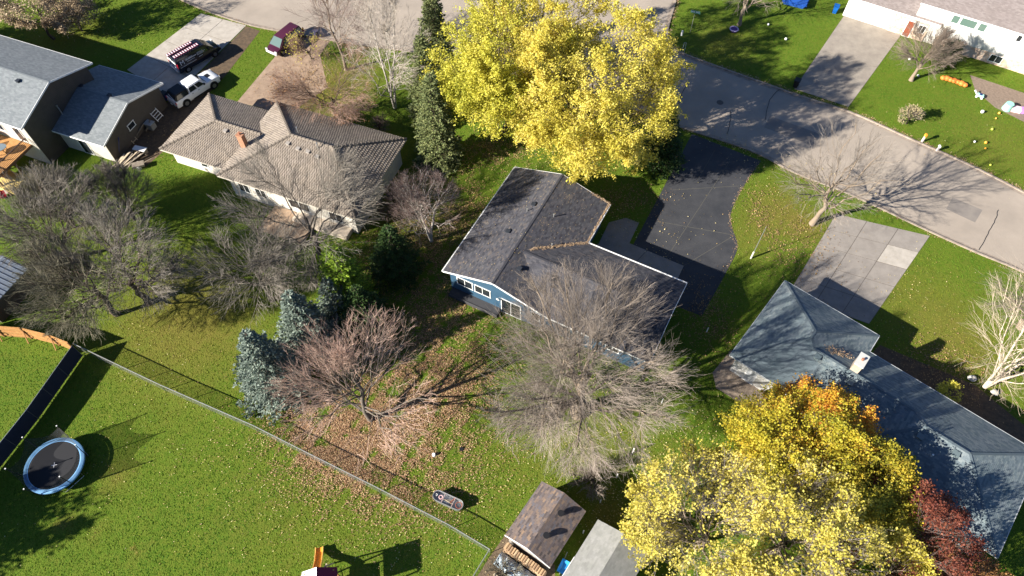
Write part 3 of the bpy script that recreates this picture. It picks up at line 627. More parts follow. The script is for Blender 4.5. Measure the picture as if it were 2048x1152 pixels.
# ---- house on the right with blue grey shingles
SH_BLUE = mat('bluegrey_shingle', None, .9, rnd=[(0, (.115, .145, .165)), (.5, (.16, .195, .215)), (1, (.215, .245, .25))], col2=(.8, .86, .86), scale=1.1)
H = house_frame(1460, 710, 2.9, -39.5, 'bluegrey_roof_house', 'long L shaped house with blue grey hipped roof and cream chimney at the lower right')
e, zf, zm = 2.9, 4.75, 4.75
FWx, FD, MD, ML = 8.75, 9.55, 7.6, 22.6         # front wing width, depth; main depth, length
hx = FWx / 2
fa = (hx, FD - hx, zf); mw = (hx, MD / 2, zm); mz = e + (MD / 2) * (zf - e) / hx
k_ = (zf - e) / hx; zm = e + k_ * MD / 2; rw = (hx, FD - hx, zf); 
# front wing ridge runs from rw south; main ridge at b=MD/2, height zm
Wf = [(0, 0, e), (0, FD, e), rw, (hx, hx, zf)] ; hipS = (MD / 2, MD / 2, zm)
me_ = (17.6, 3.0, zm)
wf = [(0, 0, e), (0, FD, e), rw, (hx, hx, zf)] if hx <= MD / 2 else None
West = [(0, 0, e), (0, FD, e), rw, (hx, MD / 2 + (hx - MD / 2), zf)]
West = [(0, 0, e), (0, FD, e), (hx, FD - hx, zf), (hx, hx, zf)]
j = (MD / 2, MD / 2, zm)
West = [(0, 0, e), (0, FD, e), (hx, FD - hx, zf), (hx, hx, zf)]
North = [(0, FD, e), (FWx, FD, e), (hx, FD - hx, zf)]
EastF = [(FWx, FD, e), (FWx, MD, e), (FWx - MD / 2, MD / 2, zm), (hx, hx, zf), (hx, FD - hx, zf)]
a0, SB = 9.6, -2.1; h2 = (MD - SB) / 2; z2 = e + k_ * h2; m2 = MD - h2; me2 = (ML - h2, m2, z2); jb = (a0 + MD / 2, MD / 2, zm); j2 = (a0 + h2, m2, z2); FWr = (FWx - MD / 2, MD / 2, zm)
MainN = [(FWx, MD, e), (jb[0], MD, e), jb, FWr]; MainN2 = [(jb[0], MD, e), (ML, MD, e), me2, j2, jb]
MainS = [(0, 0, e), (a0, 0, e), jb, FWr, (hx, hx, zf)]; HipW = [(a0, SB, e), j2, jb, (a0, 0, e)]; MainS2 = [(a0, SB, e), (ML, SB, e), me2, j2]
EndE = [(ML, SB, e), (ML, MD, e), me2]
polys = [West, North, EastF, MainN, MainN2, MainS, HipW, MainS2, EndE]
deck(H, polys, SH_BLUE)
for p in polys: slope(H, p, SH_BLUE)
mb = MB()
for p, q in (((hx, FD - hx, zf), (hx, hx, zf)), ((0, 0, e), (hx, hx, zf)), ((0, FD, e), (hx, FD - hx, zf)), ((FWx, FD, e), (hx, FD - hx, zf)), (FWr, jb), (jb, j2), (j2, me2), ((a0, SB, e), j2), ((ML, SB, e), me2), ((ML, MD, e), me2)):
    mb.bar((p[0], p[1], p[2] + .012), (q[0], q[1], q[2] + .012), .2, .02)
mb.build('ridge_cap', SH_BLUE, H)
mb = MB(); mb.prism([(.5, .5), (a0 + .5, .5), (a0 + .5, SB + .5), (ML - .5, SB + .5), (ML - .5, MD - .5), (FWx - .5, MD - .5), (FWx - .5, FD - .5), (.5, FD - .5)], 0, e - .18); mb.build('wall', WHITEW, H)
footprint(H, [(.3, .3), (a0, .3), (a0, SB + .3), (ML - .3, SB + .3), (ML - .3, MD - .3), (FWx - .3, MD - .3), (FWx - .3, FD - .3), (.3, FD - .3)])
trim(H, [((0, -.02, e), (a0, -.02, e)), ((a0, SB - .02, e), (ML, SB - .02, e)), ((a0 - .02, SB, e), (a0 - .02, 0, e)), ((-.02, 0, e), (-.02, FD, e)), ((0, FD + .02, e), (FWx, FD + .02, e)), ((FWx + .02, FD, e), (FWx + .02, MD, e)), ((FWx, MD + .02, e), (ML, MD + .02, e)), ((ML + .02, -2.1, e), (ML + .02, MD, e))], .05, .15, mat('grey_gutter', (.42, .44, .45), .5), dz=-.055, name='gutter')
window(H, (2.2, .5, 1.05), (1, 0), .9, 2.0, 1, name='side_door', glass=mat('silver_panel', (.5, .52, .54), .4)); window(H, (6.5, .5, 1.5), (1, 0), 1.6, 1.2, 2); window(H, (15, SB + .5, 1.5), (1, 0), 1.6, 1.2, 2)
window(H, (ML - .5, 3.5, 1.5), (0, 1), 1.4, 1.2, 2)
CRB = mat('cream_brick', (.42, .35, .28), .8, (.32, .26, .20), 6, bump=.4, bscale=15)
chimney(H, (8.35, 4.5, 4.3), .65, 1.2, 1.2, CRB, mat('pale_cap', (.46, .47, .45), .7), 1)
def rz_(a_, b_): return e + k_ * (min(b_, MD - b_) if a_ < a0 + 2 else min(b_ - SB, MD - b_))
for a_, b_ in ((5.6, 3.35), (8.6, 3.0)): vent(H, (a_, b_, rz_(a_, b_)), m=mat('bluegrey_vent', (.13, .17, .18), .6), s=.4)
for a_, b_ in ((14.5, 1.9), (17.0, 2.2)): vent(H, (a_, b_, rz_(a_, b_)), m=mat('bluegrey_vent', (.13, .17, .18), .6), s=.4)
pipe(H, (15.8, 1.2, rz_(15, 1.2)), .3, m=WHITE)
leaf = LEAFMIX
roof_leaves(H, [((6.0, 4.6, zm - .25), (7.8, 5.3, zm - .7))], 160, LEAFMIX, .25, .1)

# ---- far house top right, split level
SH_TAUPE = mat('taupe_shingle', None, .9, rnd=[(0, (.205, .175, .165)), (.5, (.24, .205, .195)), (1, (.27, .235, .225))], col2=(.9, .9, .9), scale=1.5)
p = at(1690, 20); H = thing('split_level_house', 'white split level house with taupe shingle roof at the upper right corner', 'house', (p.x, p.y, 0), R(-30.5))
gl = [(-.4, -1.7, 2.8), (10.6, -1.7, 2.8), (10.6, 3.3, 4.5), (-.4, 3.3, 4.5)]
gu = [(7.4, -1.85, 4.75), (27, -1.85, 4.75), (27, 4, 6.75), (7.4, 4, 6.75)]
glb = [(-.4, 8.3, 2.8), (7.4, 8.3, 2.8), (7.4, 3.3, 4.5), (-.4, 3.3, 4.5)]; gub = [(7.4, 9.8, 4.75), (27, 9.8, 4.75), (27, 4, 6.75), (7.4, 4, 6.75)]
deck(H, [gl, gu, glb, gub], SH_TAUPE)
for q in (gl, gu, glb, gub): slope(H, q, SH_TAUPE)
STONE = mat('peach_stone', (.52, .34, .24), .85, (.66, .55, .44), 3.5, bump=.5, bscale=10)
mb = MB(); mb.box(0, 7.6, -1.2, 7.8, 0, 2.6); mb.build('garage_wall', WHITEW, H)
mb = MB(); mb.box(7.6, 26.6, -1.35, 9.3, 1.35, 4.55); mb.box(7.8, 26.6, -1.2, 9.3, 0, 1.3); mb.build('wall', WHITEW, H)
mb = MB(); mb.box(10.8, 26.4, -1.3, -1.22, 0, 1.33); mb.box(5.4, 9.6, -1.75 + .4, -1.22, 0, 2.5); mb.build('stone_facing', STONE, H)
footprint(H, [(0, -1.3), (26.6, -1.3), (26.6, 9.3), (0, 9.3)])
trim(H, [((-.4, -1.72, 2.8), (10.6, -1.72, 2.8)), ((7.4, -1.87, 4.75), (27, -1.87, 4.75)), ((-.42, -1.7, 2.8), (-.42, 3.3, 4.5))], .06, .2)
GL2 = mat('green_glass', (.10, .16, .14), .1, spec=.8)
window(H, (11.6, -1.35, 3.9), (1, 0), .8, 1.0, 1, glass=GL2); window(H, (13.0, -1.35, 3.9), (1, 0), 1.7, 1.0, 1, glass=GL2); window(H, (14.5, -1.35, 3.9), (1, 0), .8, 1.0, 1, glass=GL2)
window(H, (18.4, -1.35, 3.9), (1, 0), .5, .7, 1); window(H, (19.3, -1.35, 3.9), (1, 0), .5, .7, 1); window(H, (17.6, -1.3, .75), (1, 0), 1.3, .8, 2)
window(H, (8.9, -1.36, 1.5), (1, 0), .8, .9, 2); window(H, (7.6, -1.36, 1.05), (1, 0), .8, 2.0, 1, name='front_door', glass=mat('rust_door', (.22, .06, .03), .6))

# ---- sheds
H = thing('garden_shed', 'wooden shed with brown patchwork shingles beside the chain link corner', 'shed', (at(1010, 1070, 2.3).x, at(1010, 1070, 2.3).y, 0), R(-35))
s_ = [(0, 0, 2.3), (0, 4.8, 2.3), (1.95, 4.8, 3.1), (1.95, 0, 3.1)]; n_ = [(3.9, 0, 2.3), (3.9, 4.8, 2.3), (1.95, 4.8, 3.1), (1.95, 0, 3.1)]
SH_BR = mat('brown_shingle', None, .9, rnd=[(0, (.075, .062, .06)), (.3, (.12, .10, .10)), (.6, (.17, .125, .10)), (.8, (.11, .105, .12)), (1, (.23, .16, .11))])
deck(H, [s_, n_], SH_BR, .1); slope(H, s_, SH_BR); slope(H, n_, SH_BR)
mb = MB(); mb.prism([(.2, .2), (3.7, .2), (3.7, 4.6), (.2, 4.6)], 0, 2.2); mb.add([(.2, .2, 2.2), (3.7, .2, 2.2), (1.95, .2, 2.95), (.2, 4.6, 2.2), (3.7, 4.6, 2.2), (1.95, 4.6, 2.95)], [(0, 1, 2), (5, 4, 3), (0, 2, 5, 3), (1, 4, 5, 2)])
mb.build('wall', mat('grey_shed_wall', (.32, .30, .27), .8, (.22, .2, .18), 3), H); footprint(H, [(0, 0), (3.9, 0), (3.9, 4.8), (0, 4.8)])
trim(H, [((0, -.02, 2.3), (1.95, -.02, 3.1)), ((1.95, -.02, 3.1), (3.9, -.02, 2.3))], .04, .12)
for b_ in (1.5, 3.4):
    mb = MB(); mb.disc((0, 0, .1), .16, h=.25, n=12); mb.disc((0, 0, .26), .24, h=.08, n=14); o = mb.build('roof_vent', BLACK, H); o.location = (2.55, b_, 2.9)
# firewood rack and tarp in front of shed
FW = thing('firewood_stack', 'long stack of split firewood against the shed wall', 'firewood', wp(H, (.2, -.35, 0)), R(-35))
EG = [mat('log_end_pale', (.52, .38, .24), .85, (.42, .3, .18), 8), mat('log_end_brown', (.3, .2, .12), .85), mat('log_end_tan', (.42, .28, .16), .85)]
lm = []
for q in EG:
    mb = MB(); mb.tube([(0, -.24, 0), (0, .24, 0)], [.1, .095], 7); me_l = mb.build('log', q, FW); lm.append(me_l.data); bpy.data.objects.remove(me_l)
for c_ in range(17):
    for r_ in range(6):
        o = link('log', random.choice(lm), None, FW); o.location = (.1 + c_ * .205 + (r_ % 2) * .1, random.uniform(-.05, .05), .12 + r_ * .19); o.rotation_euler = (0, random.uniform(0, 3), 0)
TP = thing('tarp', 'crumpled pale blue tarp lying in front of the firewood', 'tarp', wp(H, (.2, -1.25, 0)), R(-35))
nu, nv = 26, 10; vs = [(3.3 * i_ / nu, -.55 + 1.1 * j / nv, .25 + .3 * math.sin(math.pi * j / nv) + .07 * math.sin(i_ * 1.3 + j * .9) + random.uniform(-.05, .05)) for i_ in range(nu + 1) for j in range(nv + 1)]
mb = MB(); mb.add(vs, [(i_ * (nv + 1) + j, i_ * (nv + 1) + j + 1, (i_ + 1) * (nv + 1) + j + 1, (i_ + 1) * (nv + 1) + j) for i_ in range(nu) for j in range(nv)]); mb.build('sheet', mat('pale_tarp', (.55, .62, .66), .6, (.4, .5, .58), 2), TP)
mb = MB(); mb.box(.1, 3.2, -.4, .4, 0, .3); mb.build('pile', GREYW, TP)
mb = MB(); mb.bar((0, 0, .1), (3.4, 0, .12), .16, .12); o = mb.build('timber_beam', PALEW); o.location = wp(H, (.6, -2.3, 0)); o.rotation_euler[2] = R(-38); tag(o, 'pale timber beam on the ground in front of the tarp', 'timber')
WB_ = thing('wheelbarrow', 'blue wheelbarrow standing between the two sheds', 'wheelbarrow', wp(H, (4.6, 1.0, 0)), R(-120))
mb = MB(); mb.add([(-.25, -.2, .3), (.3, -.2, .3), (.3, .2, .3), (-.25, .2, .3), (-.45, -.38, .65), (.55, -.38, .6), (.55, .38, .6), (-.45, .38, .65)], [(0, 3, 2, 1), (0, 1, 5, 4), (1, 2, 6, 5), (2, 3, 7, 6), (3, 0, 4, 7)]); mb.build('tub', mat('bright_blue_paint', (.03, .22, .5), .4), WB_)
mb = MB(); mb.disc((.65, 0, .2), .2, (0, 1, 0), .08, 16); mb.build('wheel', BLACK, WB_)
for s in (-1, 1): mb = MB(); mb.tube([(.6, s * .1, .2), (-.2, s * .25, .35), (-1.0, s * .3, .62)], .02, 6); mb.build('handle', STEEL, WB_); mb = MB(); mb.tube([(-.25, s * .25, .35), (-.3, s * .28, 0)], .02, 6); mb.build('leg', STEEL, WB_)
p = at(1196, 1039, 2.3); H = thing('grey_shed', 'shed with plain grey roof half hidden by the yellow tree at the bottom', 'shed', (p.x, p.y, 0), R(-35))
SH_PL = mat('plain_grey_roof', None, .9, rnd=[(0, (.235, .235, .225)), (.5, (.265, .265, .255)), (1, (.29, .29, .275))], col2=(.85, .86, .84), scale=1.4)
s_ = [(0, -6, 2.3), (0, 0, 2.3), (2.1, 0, 3.1), (2.1, -6, 3.1)]; n_ = [(4.2, -6, 2.3), (4.2, 0, 2.3), (2.1, 0, 3.1), (2.1, -6, 3.1)]
deck(H, [s_, n_], SH_PL, .1); slope(H, s_, SH_PL, lift=.012); slope(H, n_, SH_PL, lift=.012)
mb = MB(); mb.prism([(.2, -5.8), (4.0, -5.8), (4.0, -.2), (.2, -.2)], 0, 2.2); mb.build('wall', WHITEW, H); footprint(H, [(0, -6), (4.2, -6), (4.2, 0), (0, 0)])
trim(H, [((-.02, -6, 2.3), (-.02, -3.2, 2.3))], .05, .14)
# low shed / pergola roof at the left edge
p = at(45, 540, 2.4); H = thing('lean_to_shed', 'low shed with blue grey metal roof behind the bare trees at the left edge', 'shed', (p.x, p.y, 0), R(-22))
s_ = [(-4.5, -4.6, 2.3), (.2, -4.6, 2.3), (.2, .3, 2.3), (-4.5, .3, 2.3)]
mb = MB(); mb.slab([(-2.1, -4.7, 2.9), (.3, -4.7, 2.35), (.3, .4, 2.35), (-2.1, .4, 2.9)], .07); mb.slab([(-4.5, -4.7, 2.35), (-2.1, -4.7, 2.9), (-2.1, .4, 2.9), (-4.5, .4, 2.35)], .07)
for k in range(12): b_ = -4.6 + k * .44; mb.bar((-2.1, b_, 2.93), (.3, b_, 2.38), .04, .05)
mb.build('roof', mat('bluegrey_metal', (.16, .19, .24), .5), H); mb = MB(); mb.box(-4.2, 0, -4.4, .1, 0, 2.28); mb.build('wall', mat('dark_shed_wall', (.10, .08, .07), .8), H)
footprint(H, [(-4.2, -4.4), (0, -4.4), (0, .1), (-4.2, .1)])

# ------------------------------------------------------------ fences
def fence_line(name, label, pts, h, post_every, build_run, post, group=None, cat='fence'):
    p0 = Vector((*pts[0], 0)); root = thing(name, label, cat, p0, 0, group)
    L = [Vector((p[0] - p0.x, p[1] - p0.y, 0)) for p in pts]
    for i_ in range(len(L) - 1):
        a_, b_ = L[i_], L[i_ + 1]; k = max(1, round((b_ - a_).length / post_every))
        for j in range(k + (i_ == len(L) - 2)):
            post(root, a_.lerp(b_, j / k))
        build_run(root, a_, b_, k)
    return root
def chain(h, mp, mw, tr=.03):
    def post(root, p): mb = MB(); mb.tube([p, p + Vector((0, 0, h + .04))], .03, 6); mb.build('post', mp, root)
    def run(root, a_, b_, k):
        mb = MB(); mb.tube([a_ + Vector((0, 0, h)), b_ + Vector((0, 0, h))], tr, 6); mb.build('top_rail', mp, root)
        mb = MB(); L = (b_ - a_).length; d = (b_ - a_).normalized(); s = .11; n_ = int(L / s)
        # diagonal wires, thin flat strands
        V_ = []; F_ = []; t0 = np.arange(0, L, s)
        for sg in (1, -1):
            for t in t0:
                x0, x1 = t, t + sg * h
                q0, q1 = 0, h
                if x1 > L: q1 = h * (L - x0) / (x1 - x0); x1 = L
                if x1 < 0: q1 = h * (x0) / (x0 - x1); x1 = 0
                A_ = a_ + d * x0 + Vector((0, 0, .03)); B_ = a_ + d * x1 + Vector((0, 0, min(q1, h - .01) + .0)); w_ = d * .009; i0 = len(V_)
                V_ += [A_ - w_, A_ + w_, B_ + w_, B_ - w_]; F_.append((i0, i0 + 1, i0 + 2, i0 + 3))
        mb.add(V_, F_); mb.build('mesh', mw, root, kind='stuff')
    return post, run
po, ru = chain(1.2, STEEL, STEEL, .035)
fence_line('chain_link_fence', 'silver chain link fence crossing diagonally between the mown lawn and the leafy yard', [a2(160, 700), a2(330, 781), a2(515, 862), a2(600, 905), a2(760, 985), a2(900, 1058), a2(980, 1106), a2(935, 1180)], 1.2, 2.6, ru, po)
DARKM = mat('navy_mesh', (.02, .024, .045), .85)
def fpost(root, p): mb = MB(); mb.tube([p, p + Vector((0, 0, 1.85))], .035, 6); mb.build('post', mat('dark_post', (.08, .08, .09), .5), root)
def frun(root, a_, b_, k):
    for j in range(k):
        c_, d_ = a_.lerp(b_, j / k), a_.lerp(b_, (j + 1) / k); mb = MB(); mb.bar(c_ + Vector((0, 0, .95)), d_ + Vector((0, 0, .95)), .012, 1.76); mb.build('screen_panel', DARKM, root)
    mb = MB(); mb.tube([a_ + Vector((0, 0, 1.86)), b_ + Vector((0, 0, 1.86))], .022, 6); mb.build('top_rail', STEEL, root)
fence_line('screened_fence', 'dark navy privacy screen fence running to the lower left edge', [a2(166, 712), a2(78, 838), a2(-10, 950), a2(-100, 1060)], 1.85, 2.4, frun, fpost)
# cedar fence
p0 = at(158, 705); wf_ = [a2(158, 705), a2(120, 690), a2(64, 676), a2(10, 672), a2(-60, 668)]
root = thing('cedar_fence', 'new cedar board privacy fence at the left edge above the lawn', 'fence', (*wf_[0], 0))
mbk = MB(); POS = [Vector((q[0] - wf_[0][0], q[1] - wf_[0][1], 0)) for q in wf_]
for i_ in range(len(POS) - 1):
    a_, b_ = POS[i_], POS[i_ + 1]; L = (b_ - a_).length; d = (b_ - a_).normalized(); nrm = Vector((-d.y, d.x, 0)); n_ = int(L / .15)
    for k in range(n_):
        c_ = a_ + d * (k * L / n_ + .01); e_ = a_ + d * ((k + 1) * L / n_ - .01); mb = MB(); hh = 1.85 + random.uniform(-.02, .02)
        mb.bar(c_ + Vector((0, 0, hh / 2)), e_ + Vector((0, 0, hh / 2)), .02, hh); mb.build('board', WOODN, root)
    for zz in (.35, .95, 1.6): mb = MB(); mb.bar(a_ + nrm * .04 + Vector((0, 0, zz)), b_ + nrm * .04 + Vector((0, 0, zz)), .04, .09); mb.build('rail', WOODN, root)
for i_, a_ in enumerate(POS):
    d = (POS[min(i_ + 1, len(POS) - 1)] - POS[max(i_ - 1, 0)]).normalized(); nrm = Vector((-d.y, d.x, 0)); mb = MB(); mb.bar(a_ + nrm * .06, a_ + nrm * .06 + Vector((0, 0, 1.9)), .1, .1); mb.build('post', mat('brown_post', (.3, .15, .06), .8), root)
    mb = MB(); mb.bar(a_ + nrm * .55, a_ + nrm * .1 + Vector((0, 0, 1.3)), .09, .05); mb.build('brace', mat('brown_post', (.3, .15, .06), .8), root)

# ------------------------------------------------------------ vehicles
TYRE = mat('tyre_rubber', (.012, .012, .013), .8); RIM = mat('rim_alloy', (.35, .35, .36), .35, metal=.8)
def vehicle(name, label, cat, loc, rz, L, W, paint, prof, cab, wheels, wr=.38, glass=None, belly=.3, extra=None):
    """prof: (x, top z, half width) stations of the lower body; cab: base/top x positions and heights"""
    root = thing(name, label, cat, loc, rz); mb = MB(); ring = []
    for x, zt, hw in prof:
        ring += [(x, -hw * .9, belly), (x, -hw, belly + .22), (x, -hw, zt - .16), (x, -hw * .93, zt - .03), (x, -hw * .6, zt + .02), (x, hw * .6, zt + .02), (x, hw * .93, zt - .03), (x, hw, zt - .16), (x, hw, belly + .22), (x, hw * .9, belly)]
    k = 10; fs = [(i_ * k + j, i_ * k + (j + 1) % k, (i_ + 1) * k + (j + 1) % k, (i_ + 1) * k + j) for i_ in range(len(prof) - 1) for j in range(k)]
    fs += [tuple(range(k)), tuple(range((len(prof) - 1) * k, len(prof) * k))[::-1]]
    mb.add(ring, fs); mb.build('body', paint, root, smooth=True)
    for c_ in cab:                                # each: dict xb0,xb1 (base rear/front), xt0,xt1, zb, zt, hb, ht, mat, glass sides
        mb = MB(); v = [(c_['xb0'], -c_['hb'], c_['zb']), (c_['xb1'], -c_['hb'], c_['zb']), (c_['xb1'], c_['hb'], c_['zb']), (c_['xb0'], c_['hb'], c_['zb']),
                        (c_['xt0'], -c_['ht'], c_['zt']), (c_['xt1'], -c_['ht'], c_['zt']), (c_['xt1'], c_['ht'], c_['zt']), (c_['xt0'], c_['ht'], c_['zt'])]
        mb.add(v, [(0, 3, 2, 1), (4, 5, 6, 7), (0, 1, 5, 4), (1, 2, 6, 5), (2, 3, 7, 6), (3, 0, 4, 7)]); mb.build(c_['name'], c_['mat'], root, bevel=.07, smooth=True)
        V_ = [Vector(q) for q in v]
        def pane(a0, a1, b1, b0, u0, u1, w0, w1, nm):
            def q(u, w_): return V_[a0].lerp(V_[a1], u).lerp(V_[b0].lerp(V_[b1], u), w_)
            P_ = [q(u0, w0), q(u1, w0), q(u1, w1), q(u0, w1)]; nn = (P_[1] - P_[0]).cross(P_[3] - P_[0]).normalized(); cc = sum(V_, Vector()) / 8
            if (P_[0] - cc).dot(nn) < 0: nn = -nn
            g = MB(); g.add([t + nn * .012 for t in P_] + [t - nn * .03 for t in P_], [(0, 1, 2, 3), (4, 7, 6, 5), (0, 4, 5, 1), (1, 5, 6, 2), (2, 6, 7, 3), (3, 7, 4, 0)]); g.build(nm, glass or GLASS, root)
        for s0, s1 in c_.get('side', []):
            pane(0, 1, 5, 4, s0, s1, .14, .86, 'side_window'); pane(3, 2, 6, 7, s0, s1, .14, .86, 'side_window')
        if c_.get('front'): pane(1, 2, 6, 5, .07, .93, .1, .92, 'windshield')
        if c_.get('rear'): pane(0, 3, 7, 4, .1, .9, .2, .85, 'rear_window')
    hw = W / 2
    for x in wheels:
        for s in (-1, 1):
            mb = MB(); mb.disc((x, s * (hw - .03), wr + .04), wr + .09, (0, 1, 0), .09, 20); mb.build('wheel_arch', BLACK, root)
            mb = MB(); mb.disc((x, s * (hw - .07), wr), wr, (0, 1, 0), .24, 22); wv = mb.build('wheel', TYRE, root, smooth=True)
            mb = MB(); mb.disc((x, s * (hw + .05), wr), wr * .6, (0, 1, 0), .03, 14); mb.build('rim', RIM, wv)
    if extra: extra(root)
    return root
WPAINT = mat('white_paint', (.76, .77, .78), .3, coat=.6); BPAINT = mat('black_paint', (.008, .010, .022), .28, coat=.7)
RED = mat('red_lens', (.4, .01, .02), .3); LENS = mat('clear_lens', (.5, .5, .5), .2); CHROME = mat('chrome', (.6, .6, .6), .2, metal=.9)
def tx(root):
    for s in (-1, 1):
        mb = MB(); mb.box(-2.96, -2.88, s * .88 - .1, s * .88 + .1, .85, 1.12); mb.build('tail_light', RED, root)
        mb = MB(); mb.box(2.82, 2.93, s * .78 - .17, s * .78 + .17, .8, 1.0); mb.build('headlight', LENS, root)
        mb = MB(); mb.box(.75, .95, s * 1.05 - .1, s * 1.05 + .1, 1.25, 1.42); mb.build('mirror', BLACK, root, bevel=.03)
        mb = MB(); mb.box(-.9, 1.3, s * 1.0 - .08, s * 1.0 + .08, .36, .42); mb.build('running_board', BLACK, root)
        for x in (.05, -.75): mb = MB(); mb.box(x - .1, x + .1, s * 1.0 - .012, s * 1.0 + .012, 1.03, 1.07); mb.build('door_handle', BLACK, root)
    mb = MB(); mb.box(-3.06, -2.9, -.9, .9, .5, .68); mb.build('rear_bumper', CHROME, root, bevel=.03)
    mb = MB(); mb.box(2.86, 3.02, -.95, .95, .42, .68); mb.build('front_bumper', BLACK, root, bevel=.03)
    mb = MB(); mb.box(2.84, 2.94, -.55, .55, .72, 1.0); mb.build('grille', BLACK, root)
    mb = MB(); mb.add([(1.75, -.3, 1.185), (2.2, -.3, 1.175), (2.2, .3, 1.175), (1.75, .3, 1.185), (1.75, -.3, 1.24), (2.2, -.3, 1.2), (2.2, .3, 1.2), (1.75, .3, 1.24)], [(0, 3, 2, 1), (4, 5, 6, 7), (0, 1, 5, 4), (1, 2, 6, 5), (2, 3, 7, 6), (3, 0, 4, 7)]); mb.build('hood_scoop', BLACK, root)
    mb = MB(); mb.bar((-2.86, -.62, 1.3), (-2.74, .5, 1.5), .05, .03); mb.build('spoiler', WHITE, root)
    mb = MB(); mb.box(-3.075, -3.06, -.17, .17, .54, .66); mb.build('licence_plate', WHITE, root)
p0, p1_ = at(358, 203, .3), at(437, 152, .3); d = p1_ - p0; trz = math.atan2(d.y, d.x)
tc_ = at(388, 176, .75)
vehicle('pickup_truck', 'white crew cab pickup with a black bed topper parked beside the brown garage', 'pickup', (tc_.x, tc_.y, 0), trz, 5.9, 2.0, WPAINT,
        [(-2.92, 1.12, .93), (-2.7, 1.2, 1.0), (-.9, 1.22, 1.0), (1.0, 1.22, 1.0), (1.3, 1.2, 1.0), (2.3, 1.16, .98), (2.75, 1.08, .93), (2.9, .98, .82)],
        [dict(name='cab', xb0=-1.1, xb1=1.35, xt0=-.95, xt1=.65, zb=1.15, zt=1.88, hb=.93, ht=.76, mat=WPAINT, side=[(.06, .44), (.5, .86)], front=True),
         dict(name='bed_topper', xb0=-2.85, xb1=-1.12, xt0=-2.55, xt1=-1.12, zb=1.16, zt=1.82, hb=.94, ht=.78, mat=mat('topper_black', (.012, .013, .016), .35), side=[(.1, .9)], rear=True)],
        (-1.85, 1.85), .41, extra=tx)
WH_ = mat('white_decal', (.75, .75, .75), .5)
def vx(root):
    for s in (-1, 1):
        mb = MB(); mb.box(-2.76, -2.66, s * .93 - .08, s * .93 + .08, 1.0, 1.5); mb.build('tail_light', RED, root)
        mb = MB(); mb.box(2.68, 2.8, s * .75 - .18, s * .75 + .18, .8, 1.0); mb.build('headlight', LENS, root)
        mb = MB(); mb.box(1.3, 1.45, s * 1.1 - .1, s * 1.1 + .1, 1.3, 1.6); mb.build('mirror', BLACK, root, bevel=.03)
        mb = MB(); mb.box(-2.5, -.4, s * 1.0 - .015, s * 1.0 + .015, .95, .99); mb.build('side_stripe', WH_, root)
    # rear lettering panels and side lettering, flat print on the body
    mb = MB(); mb.box(-2.79, -2.77, .05, .8, 1.5, 1.78); mb.box(-2.79, -2.77, -.75, -.02, 1.44, 1.68); mb.build('rear_lettering', WH_, root)
    mb = MB(); mb.box(-2.8, -2.785, -.62, -.25, .78, .95); mb.build('licence_plate', WH_, root)
    mb = MB(); mb.box(-2.92, -2.76, -.92, .92, .45, .62); mb.build('rear_bumper', CHROME, root, bevel=.03)
    mb = MB(); mb.box(2.72, 2.86, -.92, .92, .4, .62); mb.build('front_bumper', BLACK, root, bevel=.03)
    cu = bpy.data.curves.new('letter', 'FONT'); cu.body = 'M'; cu.size = .72; cu.extrude = .008
    tmp = bpy.data.objects.new('t', cu); COL.objects.link(tmp); dg = bpy.context.evaluated_depsgraph_get(); me_ = bpy.data.meshes.new_from_object(tmp.evaluated_get(dg)); bpy.data.objects.remove(tmp)
    for s in (-1, 1):
        o = link('letter_mark', me_, WH_ if s == -1 else None, root); th = math.atan2(.17, .8)
        o.location = (-2.35, -.985, 1.2) if s == -1 else (-1.75, .985, 1.2); o.rotation_euler = (R(90) - th * s * s * .9, 0, 0) if s == -1 else (R(90) - th * .9, 0, R(180))
        g = MB(); r_ = random.Random(3)
        for ln, (x0, x1, zz, hh) in enumerate([(-1.6, -.6, 1.62, .05), (-1.6, -.3, 1.46, .13), (-1.5, -.5, 1.27, .05), (-.1, .7, 1.6, .05), (-.1, .9, 1.48, .05), (-.1, .8, 1.36, .05), (0, .5, 1.1, .06)]):
            x = x0
            while x < x1:
                w_ = r_.uniform(.04, .1); yo = s * (1.005 - (zz - 1.15) / .8 * .15); g.box(x, x + w_, yo - .02, yo + .02, zz, zz + hh * r_.uniform(.7, 1)); x += w_ + .03
        g.build('side_lettering', WH_, root)
p0, p1_ = at(376, 140, .3), at(436, 96, .3); tc_ = at(389, 107, 1.0)
VAN = vehicle('cargo_van', 'black cargo van with white side lettering and ladders on its roof, on the concrete driveway', 'van', (tc_.x, tc_.y, 0), trz + R(-3), 5.6, 2.0, BPAINT,
        [(-2.76, 1.15, .96), (-2.6, 1.2, 1.0), (1.3, 1.2, 1.0), (1.9, 1.12, .98), (2.5, .98, .93), (2.74, .86, .82)],
        [dict(name='cargo_box', xb0=-2.74, xb1=2.1, xt0=-2.66, xt1=1.05, zb=1.13, zt=2.05, hb=.99, ht=.84, mat=BPAINT, side=[(.72, .9)], front=True, rear=True)], (-1.75, 1.85), .37, extra=vx)
vr = VAN.rotation_euler[2]; RACKM = mat('ladder_pink_white', (.66, .56, .60), .5)
for s, x0, lb in ((1, -1.9, 'pale stepladder on the far side of the black van roof'), (-1, -1.55, 'pale extension ladder on the near side of the black van roof')):
    o = thing('roof_ladder', lb, 'ladder', mwb(VAN) @ Vector((x0, s * .42, 2.16)), vr)
    for q in (-.2, .2): mb = MB(); mb.bar((-1.0, q, 0), (2.2, q, .02), .05, .09); mb.build('rail', mat('ladder_red', (.3, .04, .09), .5), o)
    for k in range(11): mb = MB(); mb.bar((-.9 + k * .3, -.2, .04), (-.9 + k * .3, .2, .04), .13, .04); mb.build('rung', RACKM, o)
mb = MB()
